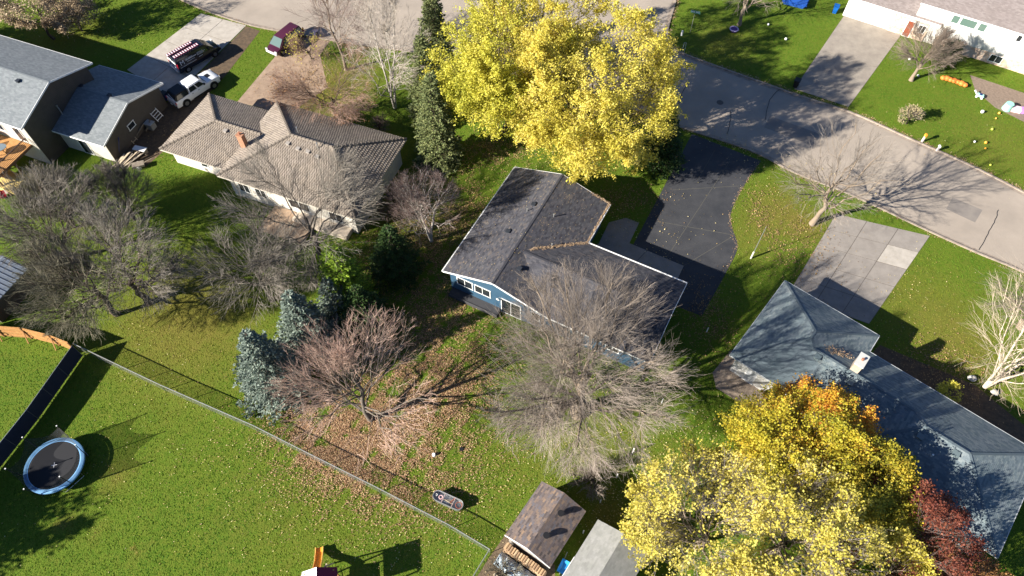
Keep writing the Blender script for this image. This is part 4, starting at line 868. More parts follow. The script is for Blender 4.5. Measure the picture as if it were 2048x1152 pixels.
for x in (-2.0, -.6, .7): mb.bar((x, -.86, 2.1), (x, .86, 2.1), .05, .05)
mb.build('roof_rack', BLACK, VAN)
MPAINT = mat('maroon_paint', (.055, .012, .028), .3, coat=.6)
def mx_(root):
    for s in (-1, 1):
        mb = MB(); mb.box(2.28, 2.4, s * .7 - .17, s * .7 + .17, .72, .88); mb.build('headlight', LENS, root)
        mb = MB(); mb.box(.95, 1.1, s * 1.0 - .09, s * 1.0 + .09, 1.05, 1.2); mb.build('mirror', BLACK, root, bevel=.03)
        mb = MB(); mb.box(-2.4, -2.3, s * .85 - .08, s * .85 + .08, .9, 1.3); mb.build('tail_light', RED, root)
    mb = MB(); mb.box(2.3, 2.46, -.85, .85, .38, .68); mb.build('front_bumper', mat('silver_bumper', (.55, .54, .55), .4), root, bevel=.05)
    mb = MB(); mb.box(2.46, 2.475, -.22, .22, .45, .58); mb.build('licence_plate', WH_, root)
tc_ = at(574, 85, .7)
dd = at(552, 116, .5) - at(600, 60, .8); 
vehicle('minivan', 'maroon minivan parked at the top of the gravel driveway', 'minivan', (tc_.x - .3, tc_.y + .4, 0), R(-122), 4.8, 1.9, MPAINT,
        [(-2.36, .95, .86), (-2.2, 1.02, .95), (.9, 1.02, .95), (1.4, .98, .94), (2.05, .88, .88), (2.36, .74, .74)],
        [dict(name='cabin', xb0=-2.34, xb1=1.75, xt0=-2.05, xt1=.75, zb=.95, zt=1.7, hb=.93, ht=.72, mat=MPAINT, side=[(.06, .3), (.34, .6), (.64, .86)], front=True, rear=True)], (-1.45, 1.5), .33, extra=mx_, glass=mat('car_glass', (.10, .15, .14), .08, spec=.8))

# ------------------------------------------------------------ things in the yards
# trampoline
tp = at(108, 930, .9); T_ = thing('trampoline', 'round trampoline with blue pad and safety net on the lower left lawn', 'trampoline', (tp.x, tp.y, 0), R(10))
RO, RI = 2.25, 1.93; nn_ = 48
mb = MB(); an = [2 * math.pi * k / nn_ for k in range(nn_)]
vs = []; [vs.extend([(math.cos(a) * RI, math.sin(a) * RI, .90), (math.cos(a) * (RO + RI) / 2, math.sin(a) * (RO + RI) / 2, .95), (math.cos(a) * RO, math.sin(a) * RO, .92), (math.cos(a) * (RO + .02), math.sin(a) * (RO + .02), .80)]) for a in an]
mb.add(vs, [(k * 4 + j, k * 4 + j + 1, ((k + 1) % nn_) * 4 + j + 1, ((k + 1) % nn_) * 4 + j) for k in range(nn_) for j in range(3)]); mb.build('pad', mat('blue_pad', (.13, .30, .55), .45, (.20, .40, .62), 1.6), T_, smooth=True)
mb = MB(); mb.disc((0, 0, .88), RI + .02, h=.01, n=nn_); mt = mb.build('mat', mat('black_mat', (.016, .017, .021), .7), T_)
mb = MB(); mb.box(-.22, .22, -.022, .022, .886, .89); mb.box(-.022, .022, -.22, .22, .8905, .894); mb.build('cross_mark', WH_, T_)
mb = MB(); mb.tube([(math.cos(a) * (RO - .02), math.sin(a) * (RO - .02), .84) for a in an + [0]], .03, 6, False); mb.build('frame', STEEL, T_)
for k in range(4):
    a0, a1 = R(k * 90 + 20), R(k * 90 + 65); mb = MB(); p = [(math.cos(a) * RO * .97, math.sin(a) * RO * .97, z) for a, z in ((a0, .84), (a0, .05), (a1, .05), (a1, .84))]; mb.tube(p, .025, 6); mb.build('leg', STEEL, T_)
NP = 6; NH = 2.75; lean = [(.0, .0)] * 6
tops = []
for k in range(NP):
    a = R(k * 60 + 12); b0 = Vector((math.cos(a) * (RO + .03), math.sin(a) * (RO + .03), .3)); t0 = Vector((math.cos(a) * (RO + .25), math.sin(a) * (RO + .25), NH)); tops.append((a, t0))
    mb = MB(); mb.tube([b0, b0.lerp(t0, .5), t0], .03, 6); mb.build('net_pole', BLACK, T_)
    mb = MB(); mb.disc(t0 + Vector((0, 0, .03)), .05, h=.07, n=8); mb.build('pole_cap', WH_, T_)
netm = bpy.data.materials.new('safety_net'); netm.use_nodes = True; n = netm.node_tree.nodes; l = netm.node_tree.links
b = n['Principled BSDF']; b.inputs['Base Color'].default_value = (.03, .03, .03, 1); b.inputs['Roughness'].default_value = .9; b.inputs['Alpha'].default_value = .5
mb = MB(); nd = 8
for k in range(NP):
    a_, t_a = tops[k]; b_, t_b = tops[(k + 1) % NP]
    if b_ < a_: b_ += 2 * math.pi
    vs = []
    for i_ in range(nd + 1):
        u = i_ / nd; aa = a_ + (b_ - a_) * u; top = t_a.lerp(t_b, u); sag = .75 * 4 * u * (1 - u); rad = RI + .03
        for j in range(5):
            w_ = j / 4; bot = Vector((math.cos(aa) * rad, math.sin(aa) * rad, .95)); tt = top + Vector((0, 0, -.15 - sag)); vs.append(tuple(bot.lerp(tt, w_)))
    mb.add(vs, [(i_ * 5 + j, i_ * 5 + j + 1, (i_ + 1) * 5 + j + 1, (i_ + 1) * 5 + j) for i_ in range(nd) for j in range(4)])
mb.build('net', netm, T_, smooth=True)

# stock tank full of odds and ends
ct = at(896, 1000, .6); d = at(925, 1012, .6) - at(866, 985, .6); trz = math.atan2(d.y, d.x)
T_ = thing('stock_tank', 'galvanized oval stock tank full of scrap on the lawn by the fence', 'tank', (ct.x, ct.y, 0), trz)
mb = MB(); hl, r_ = .85, .40; prof = [(hl + r_ * math.cos(t), r_ * math.sin(t)) for t in np.linspace(-math.pi / 2, math.pi / 2, 12)] + [(-hl + r_ * math.cos(t), r_ * math.sin(t)) for t in np.linspace(math.pi / 2, 3 * math.pi / 2, 12)]
k = len(prof); o_ = [(p[0] * 1.0, p[1] * 1.0) for p in prof]; i2 = [(p[0] * .96, p[1] * .93) for p in prof]
vs = [(p[0] * .96, p[1] * .93, 0) for p in o_] + [(*p, .6) for p in o_] + [(*p, .6) for p in i2] + [(*p, .15) for p in i2]
mb.add(vs, [(a * k + j, a * k + (j + 1) % k, (a + 1) * k + (j + 1) % k, (a + 1) * k + j) for a in range(3) for j in range(k)] + [tuple(range(3 * k, 4 * k))]); mb.build('wall', STEEL, T_, smooth=True)
mb = MB(); mb.tube([(*p, .61) for p in o_ + [o_[0]]], .022, 6, False); mb.build('rim', STEEL, T_)
for x in (-.4, .45): mb = MB(); mb.bar((x, -.38, .6), (x, .38, .6), .03); mb.build('strap', mat('pink_cord', (.55, .4, .38), .6), T_)
def ring(name, lb, cat, loc, r1_, r2_, m, h=.1):
    mb = MB(); an_ = np.linspace(0, 2 * math.pi, 17); mb.tube([(math.cos(a) * r1_, math.sin(a) * r1_, 0) for a in an_], r2_, 7, False); o = mb.build(name, m, smooth=True); o.location = loc; return tag(o, lb, cat)
ring('hose_coil', 'pale pink hose coil in the left half of the stock tank', 'hose', mwb(T_) @ Vector((-.62, 0, .5)), .14, .035, mat('pink_hose', (.6, .38, .38), .5))
ring('pipe_ring', 'small white ring at the left end of the stock tank', 'ring', mwb(T_) @ Vector((-1.03, .02, .5)), .085, .022, WHITE)
ring('rusty_hoop', 'rusty red hoop at the right end of the stock tank', 'hoop', mwb(T_) @ Vector((.92, 0, .52)), .24, .035, mat('rust', (.22, .07, .04), .8))
for k, (x, y, rz, L, m_, lb) in enumerate([(.0, .05, 20, .9, GREYW, 'grey stick lying lengthwise in the stock tank'), (.15, -.1, -8, .8, PALEW, 'pale stick lying in the middle of the stock tank'), (.3, .12, 70, .5, mat('rust', (.22, .07, .04), .8), 'short rusty rod across the stock tank'), (-.15, -.2, 5, .7, STEEL, 'silver bar along the near side of the stock tank')]):
    mb = MB(); mb.bar((-L / 2, 0, 0), (L / 2, 0, 0), .07, .05); o = mb.build('scrap_bar', m_); o.location = mwb(T_) @ Vector((x, y, .42 + .02 * k)); o.rotation_euler = (0, R(4), trz + R(rz)); tag(o, lb, 'scrap')
mb = MB(); p = [(0, 0, 0), (0, 0, 1.15), (.75, .1, 1.15), (.75, .1, 0)]; mb.tube(p, .014, 5); o = mb.build('wire_hoop', BLACK); o.location = at(906, 994); tag(o, 'thin black wire hoop standing behind the stock tank', 'hoop')

# play set at the bottom edge
pp = at(655, 1125, 0); PS = thing('play_set', 'wooden play set with white and maroon canopy and yellow slide at the bottom edge', 'play set', (pp.x + .2, pp.y - 2.0, 0), R(8))
YEL = mat('yellow_plastic', (.75, .33, .04), .35); MAR = mat('maroon_canvas', (.16, .015, .05), .8); GOLD = mat('gold_canvas', (.45, .24, .05), .8); WHC = mat('white_canvas', (.75, .72, .74), .7)
for x in (-.9, 1.1):
    for y in (-1, .75): mb = MB(); mb.box(x - .05, x + .05, y - .05, y + .05, 0, 2.9); mb.build('post', WOODN, PS)
mb = MB(); mb.box(-.95, 1.15, -1.05, .8, 1.35, 1.42); mb.build('platform', WOODN, PS)
mb = MB(); mb.add([(-1.1, -1.1, 2.7), (-1.1, .95, 2.7), (.1, .95, 3.55), (.1, -1.1, 3.55)], [(0, 1, 2, 3)]); o = mb.build('canopy_white', WHC, PS); 
mb = MB(); mb.add([(.1, .2, 3.56), (.1, .95, 3.56), (1.35, .95, 2.7), (1.35, .2, 2.7)], [(0, 1, 2, 3)]); mb.build('canopy_maroon', MAR, PS)
mb = MB(); mb.add([(.1, -1.1, 3.56), (.1, .2, 3.56), (1.35, .2, 2.7), (1.35, -1.1, 2.7)], [(0, 1, 2, 3)]); mb.build('canopy_gold', GOLD, PS)
mb = MB(); prof = [(0, .78, 1.4), (.0, 1.3, 1.15), (.0, 2.0, .6), (0, 2.7, .28), (0, 3.1, .25)]
for i_ in range(len(prof) - 1): mb.bar((-.45, *prof[i_][1:]), (-.45, *prof[i_ + 1][1:]), .5, .05)
SL = mb.build('slide', YEL, PS)
for s in (-1, 1):
    mb = MB()
    for i_ in range(len(prof) - 1): mb.bar((-.45 + s * .27, prof[i_][1], prof[i_][2] + .08), (-.45 + s * .27, prof[i_ + 1][1], prof[i_ + 1][2] + .08), .06, .2)
    mb.build('side_wall', mat('orange_plastic', (.8, .45, .12), .35), SL)
mb = MB(); mb.bar((.5, 1.9, 0), (.35, 1.2, 2.2), .09); mb.build('swing_leg', PALEW, PS)
mb = MB(); mb.bar((.4, .8, 2.5), (.55, 1.35, 2.45), .1); mb.build('swing_beam', PALEW, PS)
mb = MB()
for k in range(6): mb.tube([(-1.25 - .1 * k, -.1 + .28 * k, 1.4 - .22 * k), (-1.0 - .02 * k, 1.0 + .02 * k, .05 + .2 * k)], .02, 5)
for k in range(4): mb.tube([(-1.3 - k * .08, .1, 1.3 - k * .3), (-1.1, .9, 1.1 - k * .3)], .02, 5)
mb.build('rope_net', WHC, PS)

# flag pole / marker post in the front yard
p = at(1501.7, 516.8); T_ = thing('lamp_post', 'slim bare yard pole with a white base sleeve right of the blacktop', 'pole', p)
mb = MB(); mb.tube([(0, 0, 0), (0, 0, 1.05)], .085, 10); mb.build('base_sleeve', mat('cream_paint', (.62, .6, .5), .5), T_, smooth=True)
mb = MB(); mb.tube([(0, 0, 1.05), (0, 0, 3.0), (0, 0, 4.9)], [.035, .032, .022], 8); mb.build('pole', STEEL, T_, smooth=True)
# stakes in a curved line right of the big bare tree
for k, (x, y, h, lb) in enumerate([(1413, 664, .75, 'white stake in the shade of the garage gable'), (1352, 765, .45, 'short white stake nearest the patio'), (1323, 806, .8, 'white stake under the right rim of the large bare tree'), (1265, 906, 1.0, 'tallest white stake below the large bare tree'), (1233, 955, .8, 'white stake inside the shed shadow'), (1200, 1005, .75, 'white stake behind the brown shed'), (1166, 1066, .7, 'dim white stake between the two sheds')]):
    mb = MB(); mb.tube([(0, 0, 0), (.0, 0, h)], .05, 6); mb.tube([(0, 0, h), (0, 0, h + .05)], [.05, .01], 6); o = mb.build('marker_stake', WHITE); o.location = at(x, y); tag(o, lb, 'stake', 'white stakes curving past the large bare tree')
mb = MB(); mb.disc((0, 0, .12), .13, h=.24, n=10); mb.disc((0, 0, .27), .09, h=.08, n=10); o = mb.build('plastic_jug', WHITE, bevel=.02); o.location = at(868, 911); tag(o, 'small white jug on the leafy lawn left of the large bare tree', 'jug')
mb = MB(); mb.disc((0, 0, .06), .17, h=.12, n=12); o = mb.build('soccer_ball', BLACK); o.location = at(923, 899); tag(o, 'small dark disc on the lawn right of the white jug', 'lid')
# street sign
T_ = thing('street_sign', 'green street name sign on a thin post at the corner lawn', 'sign', at(1380, 66), R(-20))
mb = MB(); mb.tube([(0, 0, 0), (0, 0, 2.55)], .03, 6); mb.build('post', STEEL, T_)
mb = MB(); mb.box(-.55, .55, -.012, .012, 2.45, 2.75); bl = mb.build('blade', mat('sign_green', (.08, .32, .24), .4), T_); bl.rotation_euler = (R(-12), 0, 0)
mb = MB()
for k in range(9):
    if k != 4: mb.box(-.46 + k * .105, -.39 + k * .105, -.02, -.013, 2.53, 2.68)
mb.build('lettering', WHITE, bl)
mb = MB(); mb.tube([(0, 0, 0), (0, 0, .65)], .11, 10); o = mb.build('utility_marker', WHITE, smooth=True); o.location = at(1363, 71); tag(o, 'short white utility marker by the street sign', 'marker')
mb = MB(); mb.tube([(0, 0, 0), (.15, .5, .9)], .03, 6); mb.tube([(.25, 0, 0), (.4, .5, .9)], .03, 6); mb.bar((.15, .5, .9), (.4, .5, .9), .05); o = mb.build('bike_stand', STEEL); o.location = at(1364, 104); tag(o, 'small steel hoop frame at the kerb corner', 'frame')
# mailboxes / posts at the kerb
for x, y, h, top, lb in ((1843, 284, 1.15, mat('orange_paint', (.8, .33, .04), .5), 'white post with orange top at the kerb'), (1873, 302, .8, WHITE, 'shorter white post at the kerb right of the orange topped one')):
    T_ = thing('kerb_post', lb, 'post', at(x, y), 0); mb = MB(); mb.box(-.08, .08, -.08, .08, 0, h * .7); mb.build('post', mat('pinkwhite_paint', (.7, .62, .58), .6), T_); mb = MB(); mb.box(-.09, .09, -.16, .16, h * .7, h); mb.build('top', top, T_, bevel=.02)
# toys and decorations on the far lawn
T_ = thing('purple_tub', 'round purple and white tub under the bare tree on the corner lawn', 'tub', at(1467, 62), 0)
mb = MB(); an_ = np.linspace(0, 2 * math.pi, 25); mb.tube([(math.cos(a) * .48, math.sin(a) * .48, .3) for a in an_], .07, 6, False); mb.build('rim', mat('lilac_plastic', (.5, .38, .6), .4), T_, smooth=True)
mb = MB(); mb.tube([(0, 0, .0), (0, 0, .25)], [.38, .46], 20); mb.build('bowl', mat('purple_plastic2', (.10, .05, .22), .4), T_)
T_ = thing('toy_car', 'pale turquoise ride-on toy on the far lawn', 'toy', at(1958, 194), R(-35))
mb = MB(); mb.box(-.42, .42, -.25, .25, .12, .38); mb.build('body', mat('mint_plastic', (.35, .62, .55), .4), T_, bevel=.08); mb = MB(); mb.box(-.12, .15, -.15, .15, .37, .42); mb.build('seat', NAVY, T_)
mb = MB(); mb.bar((-.4, 0, .3), (-.75, .12, .55), .12, .12); mb.build('push_handle', WHITE, T_)
for x in (-.28, .28):
    for s in (-1, 1): mb = MB(); mb.disc((x, s * .25, .12), .12, (0, 1, 0), .06, 12); mb.build('wheel', WHITE, T_)
T_ = thing('play_house', 'small mint and pink toddler playhouse at the right edge of the far lawn', 'playhouse', at(2030, 222), R(-20))
mb = MB(); mb.tube([(-.9, .0, 0), (-.9, 0, .8)], [.5, .42], 10); mb.build('turret', mat('mint_plastic2', (.30, .66, .50), .4), T_, smooth=True); mb = MB(); mb.box(-.5, .5, -.35, .35, 0, .5); mb.build('base', mat('pink_plastic', (.75, .52, .55), .4), T_, bevel=.05)
mb = MB(); mb.box(.4, .9, -.3, .3, 0, .6); mb.build('slide', mat('violet_plastic', (.4, .2, .65), .4), T_, bevel=.08)
HG = thing('inflated_pumpkins', 'row of orange inflatable pumpkins under the far bare tree', 'decoration', at(1906, 166), R(-28))
for k in range(7):
    mb = MB(); r_ = random.uniform(.28, .36); nlat, nlon = 6, 14; vs = [(0, 0, -r_ * .8)]
    for i_ in range(1, nlat):
        for j in range(nlon): t = math.pi * i_ / nlat; rr = r_ * math.sin(t) * (1 + .07 * (j % 2)); vs.append((rr * math.cos(j * 2 * math.pi / nlon), rr * math.sin(j * 2 * math.pi / nlon), -r_ * .8 * math.cos(t)))
    vs.append((0, 0, r_ * .75)); fs = [(0, 1 + (j + 1) % nlon, 1 + j) for j in range(nlon)] + [(1 + (i_ * nlon) + j, 1 + i_ * nlon + (j + 1) % nlon, 1 + (i_ + 1) * nlon + (j + 1) % nlon, 1 + (i_ + 1) * nlon + j) for i_ in range(nlat - 2) for j in range(nlon)] + [(len(vs) - 1, 1 + (nlat - 2) * nlon + j, 1 + (nlat - 2) * nlon + (j + 1) % nlon) for j in range(nlon)]
    mb.add(vs, fs); o = mb.build('pumpkin', mat('pumpkin_orange', (.72, .20, .04), .5), HG, smooth=True); o.location = ((k - 3) * .4, random.uniform(-.12, .12), .26 + .02 * (k % 2))
for k, (x, y, cc, sz, lb) in enumerate([(1818, 120, WHITE, .16, 'white ball under the left side of the far bare tree'), (1835, 153, WHITE, .14, 'white ball beside the trunk of the far bare tree'), (1963, 226, WHITE, .2, 'crumpled white bag on the far lawn'), (1997, 228, YEL, .14, 'yellow toy left of the playhouse'), (1991, 238, YEL, .1, 'small yellow toy below the other near the playhouse'),
                                    (1983, 260, mat('lime_plastic', (.7, .8, .1), .4), .13, 'lime ball at the tip of the tree shadow'), (1948, 285, WHITE, .13, 'white ball in the shadow on the far lawn'), (1970, 287, YEL, .16, 'yellow toy in the tree shadow'), (1970, 298, YEL, .1, 'small yellow toy below the others in the tree shadow'), (1536, 51, WHITE, .15, 'white ball on the corner lawn by the bare tree'), (1571, 80, WHITE, .16, 'white ball on the shaded corner lawn'), (1980, 331, mat('lime_plastic', (.7, .8, .1), .4), .1, 'lime ball near the kerb at the right'), (317, 3 + 6, WHITE, .001, '')]):
    if not lb: continue
    mb = MB(); nlat, nlon = 5, 9; vs = [(random.uniform(.85, 1.1) * sz * math.sin(math.pi * i_ / nlat) * math.cos(j * 2 * math.pi / nlon), random.uniform(.85, 1.1) * sz * math.sin(math.pi * i_ / nlat) * math.sin(j * 2 * math.pi / nlon), sz * (1 - math.cos(math.pi * i_ / nlat))) for i_ in range(nlat + 1) for j in range(nlon)]
    mb.add(vs, [(i_ * nlon + j, i_ * nlon + (j + 1) % nlon, (i_ + 1) * nlon + (j + 1) % nlon, (i_ + 1) * nlon + j) for i_ in range(nlat) for j in range(nlon)]); o = mb.build('yard_toy', cc, smooth='ball' in lb); o.location = at(x, y); tag(o, lb, 'toy')
mb = MB(); mb.add([(-.9, -.55, .0), (.9, -.55, 0), (.9, .55, 0), (-.9, .55, 0), (-1.1, -.7, .35), (1.1, -.7, .35), (1.1, .7, .35), (-1.1, .7, .35)], [(0, 3, 2, 1), (4, 5, 6, 7), (0, 1, 5, 4), (1, 2, 6, 5), (2, 3, 7, 6), (3, 0, 4, 7)]); o = mb.build('covered_boat', mat('blue_tarp', (.02, .09, .38), .5), bevel=.12); o.location = at(1588, 8); o.rotation_euler[2] = R(-25); o.scale = (1.5, 1.3, 2.2); tag(o, 'blue tarp covered trailer behind the corner tree at the top edge', 'trailer')
mb = MB(); mb.disc((0, 0, .45), .28, h=.9, n=14); mb.disc((0, 0, .92), .3, h=.06, n=14); o = mb.build('barrel', mat('slate_barrel', (.05, .05, .09), .5)); o.location = at(634, 75); tag(o, 'dark barrel at the kerb right of the maroon minivan', 'barrel')
for k, (x, y, s_, lb) in enumerate([(1943, 758, .3, 'pale boulder left of the white birch trunks'), (1988, 786, .28, 'pale boulder right of the white birch trunks'), (1832, 160 + 0, .0, '')]):
    if not lb: continue
    mb = MB(); nlat, nlon = 6, 10; vs = [(random.uniform(.8, 1.15) * s_ * 1.3 * math.sin(math.pi * i_ / nlat) * math.cos(j * 2 * math.pi / nlon), random.uniform(.8, 1.15) * s_ * math.sin(math.pi * i_ / nlat) * math.sin(j * 2 * math.pi / nlon), s_ * .8 * (1 - math.cos(math.pi * i_ / nlat)) - .1) for i_ in range(nlat + 1) for j in range(nlon)]
    mb.add(vs, [(i_ * nlon + j, i_ * nlon + (j + 1) % nlon, (i_ + 1) * nlon + (j + 1) % nlon, (i_ + 1) * nlon + j) for i_ in range(nlat) for j in range(nlon)]); o = mb.build('boulder', mat('pale_stone', (.5, .48, .43), .9, (.4, .38, .34), 6), smooth=True); o.location = at(x, y); tag(o, lb, 'boulder')
#TREES
# ------------------------------------------------------------ trees
def tubes(P, Rr, sides=3):
    """P (N,K,3) centre lines, Rr (N,K) radii -> verts, quads"""
    N, K, _ = P.shape; T = np.empty_like(P); T[:, 1:-1] = P[:, 2:] - P[:, :-2]; T[:, 0] = P[:, 1] - P[:, 0]; T[:, -1] = P[:, -1] - P[:, -2]
    T /= np.linalg.norm(T, axis=2, keepdims=True) + 1e-9
    ref = np.where(np.abs(T[:, :1, 2:3]) < .8, [[[0, 0, 1.]]], [[[1., 0, 0]]]); e1 = np.cross(T, np.broadcast_to(ref, T.shape)); e1 /= np.linalg.norm(e1, axis=2, keepdims=True) + 1e-9; e2 = np.cross(T, e1)
    a = 2 * np.pi * np.arange(sides) / sides
    V_ = P[:, :, None] + (e1[:, :, None] * np.cos(a)[None, None, :, None] + e2[:, :, None] * np.sin(a)[None, None, :, None]) * Rr[:, :, None, None]
    idx = np.arange(N * K * sides).reshape(N, K, sides); nx_ = np.roll(idx, -1, axis=2)
    F_ = np.stack([idx[:, :-1], nx_[:, :-1], nx_[:, 1:], idx[:, 1:]], -1).reshape(-1, 4)
    return V_.reshape(-1, 3), F_
def join(parts):
    V_, F_, o = [], [], 0
    for v, f_ in parts: V_.append(v); F_.append(f_ + o); o += len(v)
    return np.concatenate(V_), np.concatenate(F_)
def nrmz(v): return v / (np.linalg.norm(v, axis=-1, keepdims=True) + 1e-9)
def sprout(P, Rr, n, K, tr, ratio, ang, up, env, rg, rr=.5, rmin=.01, bend=.25, outw=0.0, lmin=.3, sort=False):
    """grow n children on each parent polyline inside the envelope (centre, radii)"""
    N, KP, _ = P.shape; idx = np.repeat(np.arange(N), n); t = rg.uniform(tr[0], tr[1], N * n)
    t = tr[0] + (tr[1] - tr[0]) * ((np.tile(np.arange(n), N) + rg.uniform(0, 1, N * n)) / n)
    x = t * (KP - 1); k = np.minimum(x.astype(int), KP - 2); f = (x - k)[:, None]
    A = P[idx, k] * (1 - f) + P[idx, k + 1] * f; T = nrmz(P[idx, k + 1] - P[idx, k]); ra = Rr[idx, k] * (1 - f[:, 0]) + Rr[idx, k + 1] * f[:, 0]
    q = rg.normal(0, 1, (N * n, 3)); q -= T * (q * T).sum(1, keepdims=True); q = nrmz(q)
    th = rg.uniform(ang[0], ang[1], N * n)[:, None]
    D = T * np.cos(th) + q * np.sin(th); D[:, 2] += up
    c, rd = env; o = nrmz((A - c) / rd); D = nrmz(nrmz(D) + outw * o)
    Lp = np.linalg.norm(np.diff(P, axis=1), axis=2).sum(1)[idx]
    L = np.maximum(Lp * ratio * rg.uniform(.65, 1.25, N * n) * (1.15 - .45 * t), lmin)
    s = np.linspace(0, 1, K)
    b = rg.normal(0, bend, (N * n, 3)); b[:, 2] += up * .5
    lim = rg.uniform(.86, 1.06, N * n)
    for _ in range(5):
        E_ = A + D * L[:, None] + b * L[:, None] * .3; m_ = np.linalg.norm((E_ - c) / rd, axis=1); L = np.where(m_ > lim, L * .78, L)
    C_ = A[:, None] + D[:, None] * (L[:, None] * s)[:, :, None] + b[:, None] * (L[:, None] * s ** 2 * .35)[:, :, None]
    if K > 2: C_[:, 1:-1] += rg.normal(0, .035, (N * n, K - 2, 3)) * L[:, None, None]
    C_[:, :, 2] = np.maximum(C_[:, :, 2], .15)
    r0 = np.maximum(np.minimum(ra * .85, ra * rr), rmin)
    return C_, r0[:, None] * (1 - .62 * s)[None]
def tree(name, label, px, H_, Rd, seed, bark, twig, cat='tree', form='spread', fork=.25, dens=1.0, zb=None, lean=(0, 0), trunk_r=.25, twr=.014, leaves=None, group=None, twigcol=None, off=(0, 0), n1=9, up=.3, levels=4, stems=1, loc=None):
    rg = np.random.default_rng(seed); p = at(*px) if loc is None else Vector(loc)
    root = thing(name, label, cat, (p.x, p.y, 0), 0, group)
    zb = H_ * .18 if zb is None else zb
    env = (np.array([off[0], off[1], (H_ + zb) / 2]), np.array([Rd, Rd, (H_ - zb) / 2]))
    K = 7; parts = []; tr_P = []; tr_R = []
    for q in range(stems):
        s = np.linspace(0, 1, K)
        if form == 'spread': top = H_ * (fork + .2)
        else: top = H_ * .93
        an_ = 2 * math.pi * q / stems + rg.uniform(0, 1); sp = 0 if stems == 1 else Rd * .45
        ax_ = np.stack([lean[0] * s * top + sp * math.cos(an_) * s ** 1.2 + rg.normal(0, .012 * H_, K) * (s > 0), lean[1] * s * top + sp * math.sin(an_) * s ** 1.2 + rg.normal(0, .012 * H_, K) * (s > 0), top * s], 1)
        ax_[:, 0] += off[0] * s ** 1.5 * (0 if form == 'spread' else 1); ax_[:, 1] += off[1] * s ** 1.5 * (0 if form == 'spread' else 1)
        tr_P.append(ax_); tr_R.append(trunk_r * (1 - (.45 if form == 'spread' else .9) * s) * np.where(s == 0, 1.35, 1))
    P0 = np.array(tr_P); R0 = np.array(tr_R); parts.append(tubes(P0, R0, 8))
    if form == 'spread':
        P1, R1 = sprout(P0, R0, n1, 7, (.42, 1.0), 2.4, (.35, 1.2), .3, env, rg, .42, .04, .25, .22, lmin=Rd * .8)
    else:
        P1, R1 = sprout(P0, R0, n1, 6, (max(.08, zb / H_ * .9), .97), .62 * Rd / H_ * 1.9, (.7, 1.2), up, env, rg, .4, .03, .14, .3, lmin=Rd * .45)
    parts.append(tubes(P1, R1, 5))
    P2, R2 = sprout(P1, R1, int(round(10 * dens ** .5)), 5, (.12, 1.0), .55, (.35, 1.0), .2, env, rg, .42, twr * 1.5, .25, .28, lmin=.8); parts.append(tubes(P2, R2, 3))
    P3, R3 = sprout(P2, R2, int(round(8 * dens ** .5)), 3, (.1, 1.0), .6, (.3, .95), .12, env, rg, .5, twr, .25, .3, lmin=.55)
    tw = [tubes(P3, R3, 3)]
    if levels > 3:
        P4, R4 = sprout(P3, R3, int(round(6 * dens)), 3 if leaves and (leaves[4] >= .6 or leaves[0] > 40000) else 2, (.1, 1.0), .6, (.3, .9), .1, env, rg, .6, twr * .62, .25, .3, lmin=.4); tw += [] if leaves and (leaves[4] >= .6 or leaves[0] > 40000) else [tubes(P4, R4, 3)]
    else: P4 = P3
    V_, F_ = join(parts); link('trunk', npmesh('trunk', V_, F_, smooth=True), bark, root)
    V_, F_ = join(tw)
    cr = link('crown', npmesh('crown', V_, F_, rng.uniform(0, 1, len(F_)) if True else None), twig, root)
    if leaves:
        nl, size, spread, lm_, frac = leaves[:5]; flat = leaves[5] if len(leaves) > 5 else .25
        ends = P4[:, 1:].reshape(-1, 3)
        if frac < 1: ends = ends[rg.uniform(0, 1, len(ends)) < frac]
        k = max(1, int(round(nl / max(1, len(ends))))); C_ = np.repeat(ends, k, 0)
        C_ = C_[rg.permutation(len(C_))[:nl]]; cl = (np.sin(C_[:, 0] * 1.3 + seed) + np.cos(C_[:, 1] * 1.7) + np.sin(C_[:, 2] * 1.1)) / 6 + .5
        C_ = C_ + rg.normal(0, spread, C_.shape)
        o = leafmesh('leaves', C_, size, lm_, root, flat=flat, rnd=np.clip(.55 * rg.uniform(0, 1, len(C_)) + .45 * cl, 0, 1), kind=None)
    return root
def twigmat(name, a, b): return mat(name, None, .9, rnd=[(0, tuple(.74 * q for q in a)), (1, tuple(.92 * q for q in b))])
TW_GREY = twigmat('grey_twigs', (.15, .135, .115), (.27, .24, .20)); TW_BR = twigmat('brown_twigs', (.18, .14, .115), (.28, .225, .18)); TW_RED = twigmat('reddish_twigs', (.25, .15, .11), (.40, .27, .21))
TW_OL = twigmat('olive_twigs', (.13, .12, .085), (.26, .235, .16)); TW_PALE = twigmat('pale_twigs', (.42, .34, .24), (.58, .48, .36)); TW_TAN = twigmat('tan_twigs', (.22, .185, .155), (.36, .30, .25)); TW_MAU = twigmat('mauve_twigs', (.17, .12, .11), (.28, .20, .17)); TW_PG = twigmat('pale_grey_twigs', (.21, .185, .16), (.33, .29, .25))
BK_G = BARKG; BK_W = mat('birch_bark', (.55, .51, .45), .8, (.28, .24, .20), 3.5); BK_T = mat('tan_bark', (.24, .19, .145), .9, (.22, .17, .12), 4, bump=.5, bscale=20); BK_D = mat('dark_bark', (.11, .085, .065), .95, (.07, .05, .04), 5, bump=.4)
BK_WB = mat('white_birch_bark', (.62, .54, .43), .8, (.42, .34, .25), 3.0)
LF_Y = mat('yellow_leaves', None, .6, rnd=[(0, (.24, .24, .03)), (.2, (.46, .41, .05)), (.6, (.70, .60, .10)), (1, (.82, .70, .24))], trans=.42)
LF_YG = mat('yellowgreen_leaves', None, .6, rnd=[(0, (.20, .24, .025)), (.25, (.38, .38, .04)), (.6, (.62, .57, .07)), (1, (.78, .69, .17))], trans=.42)
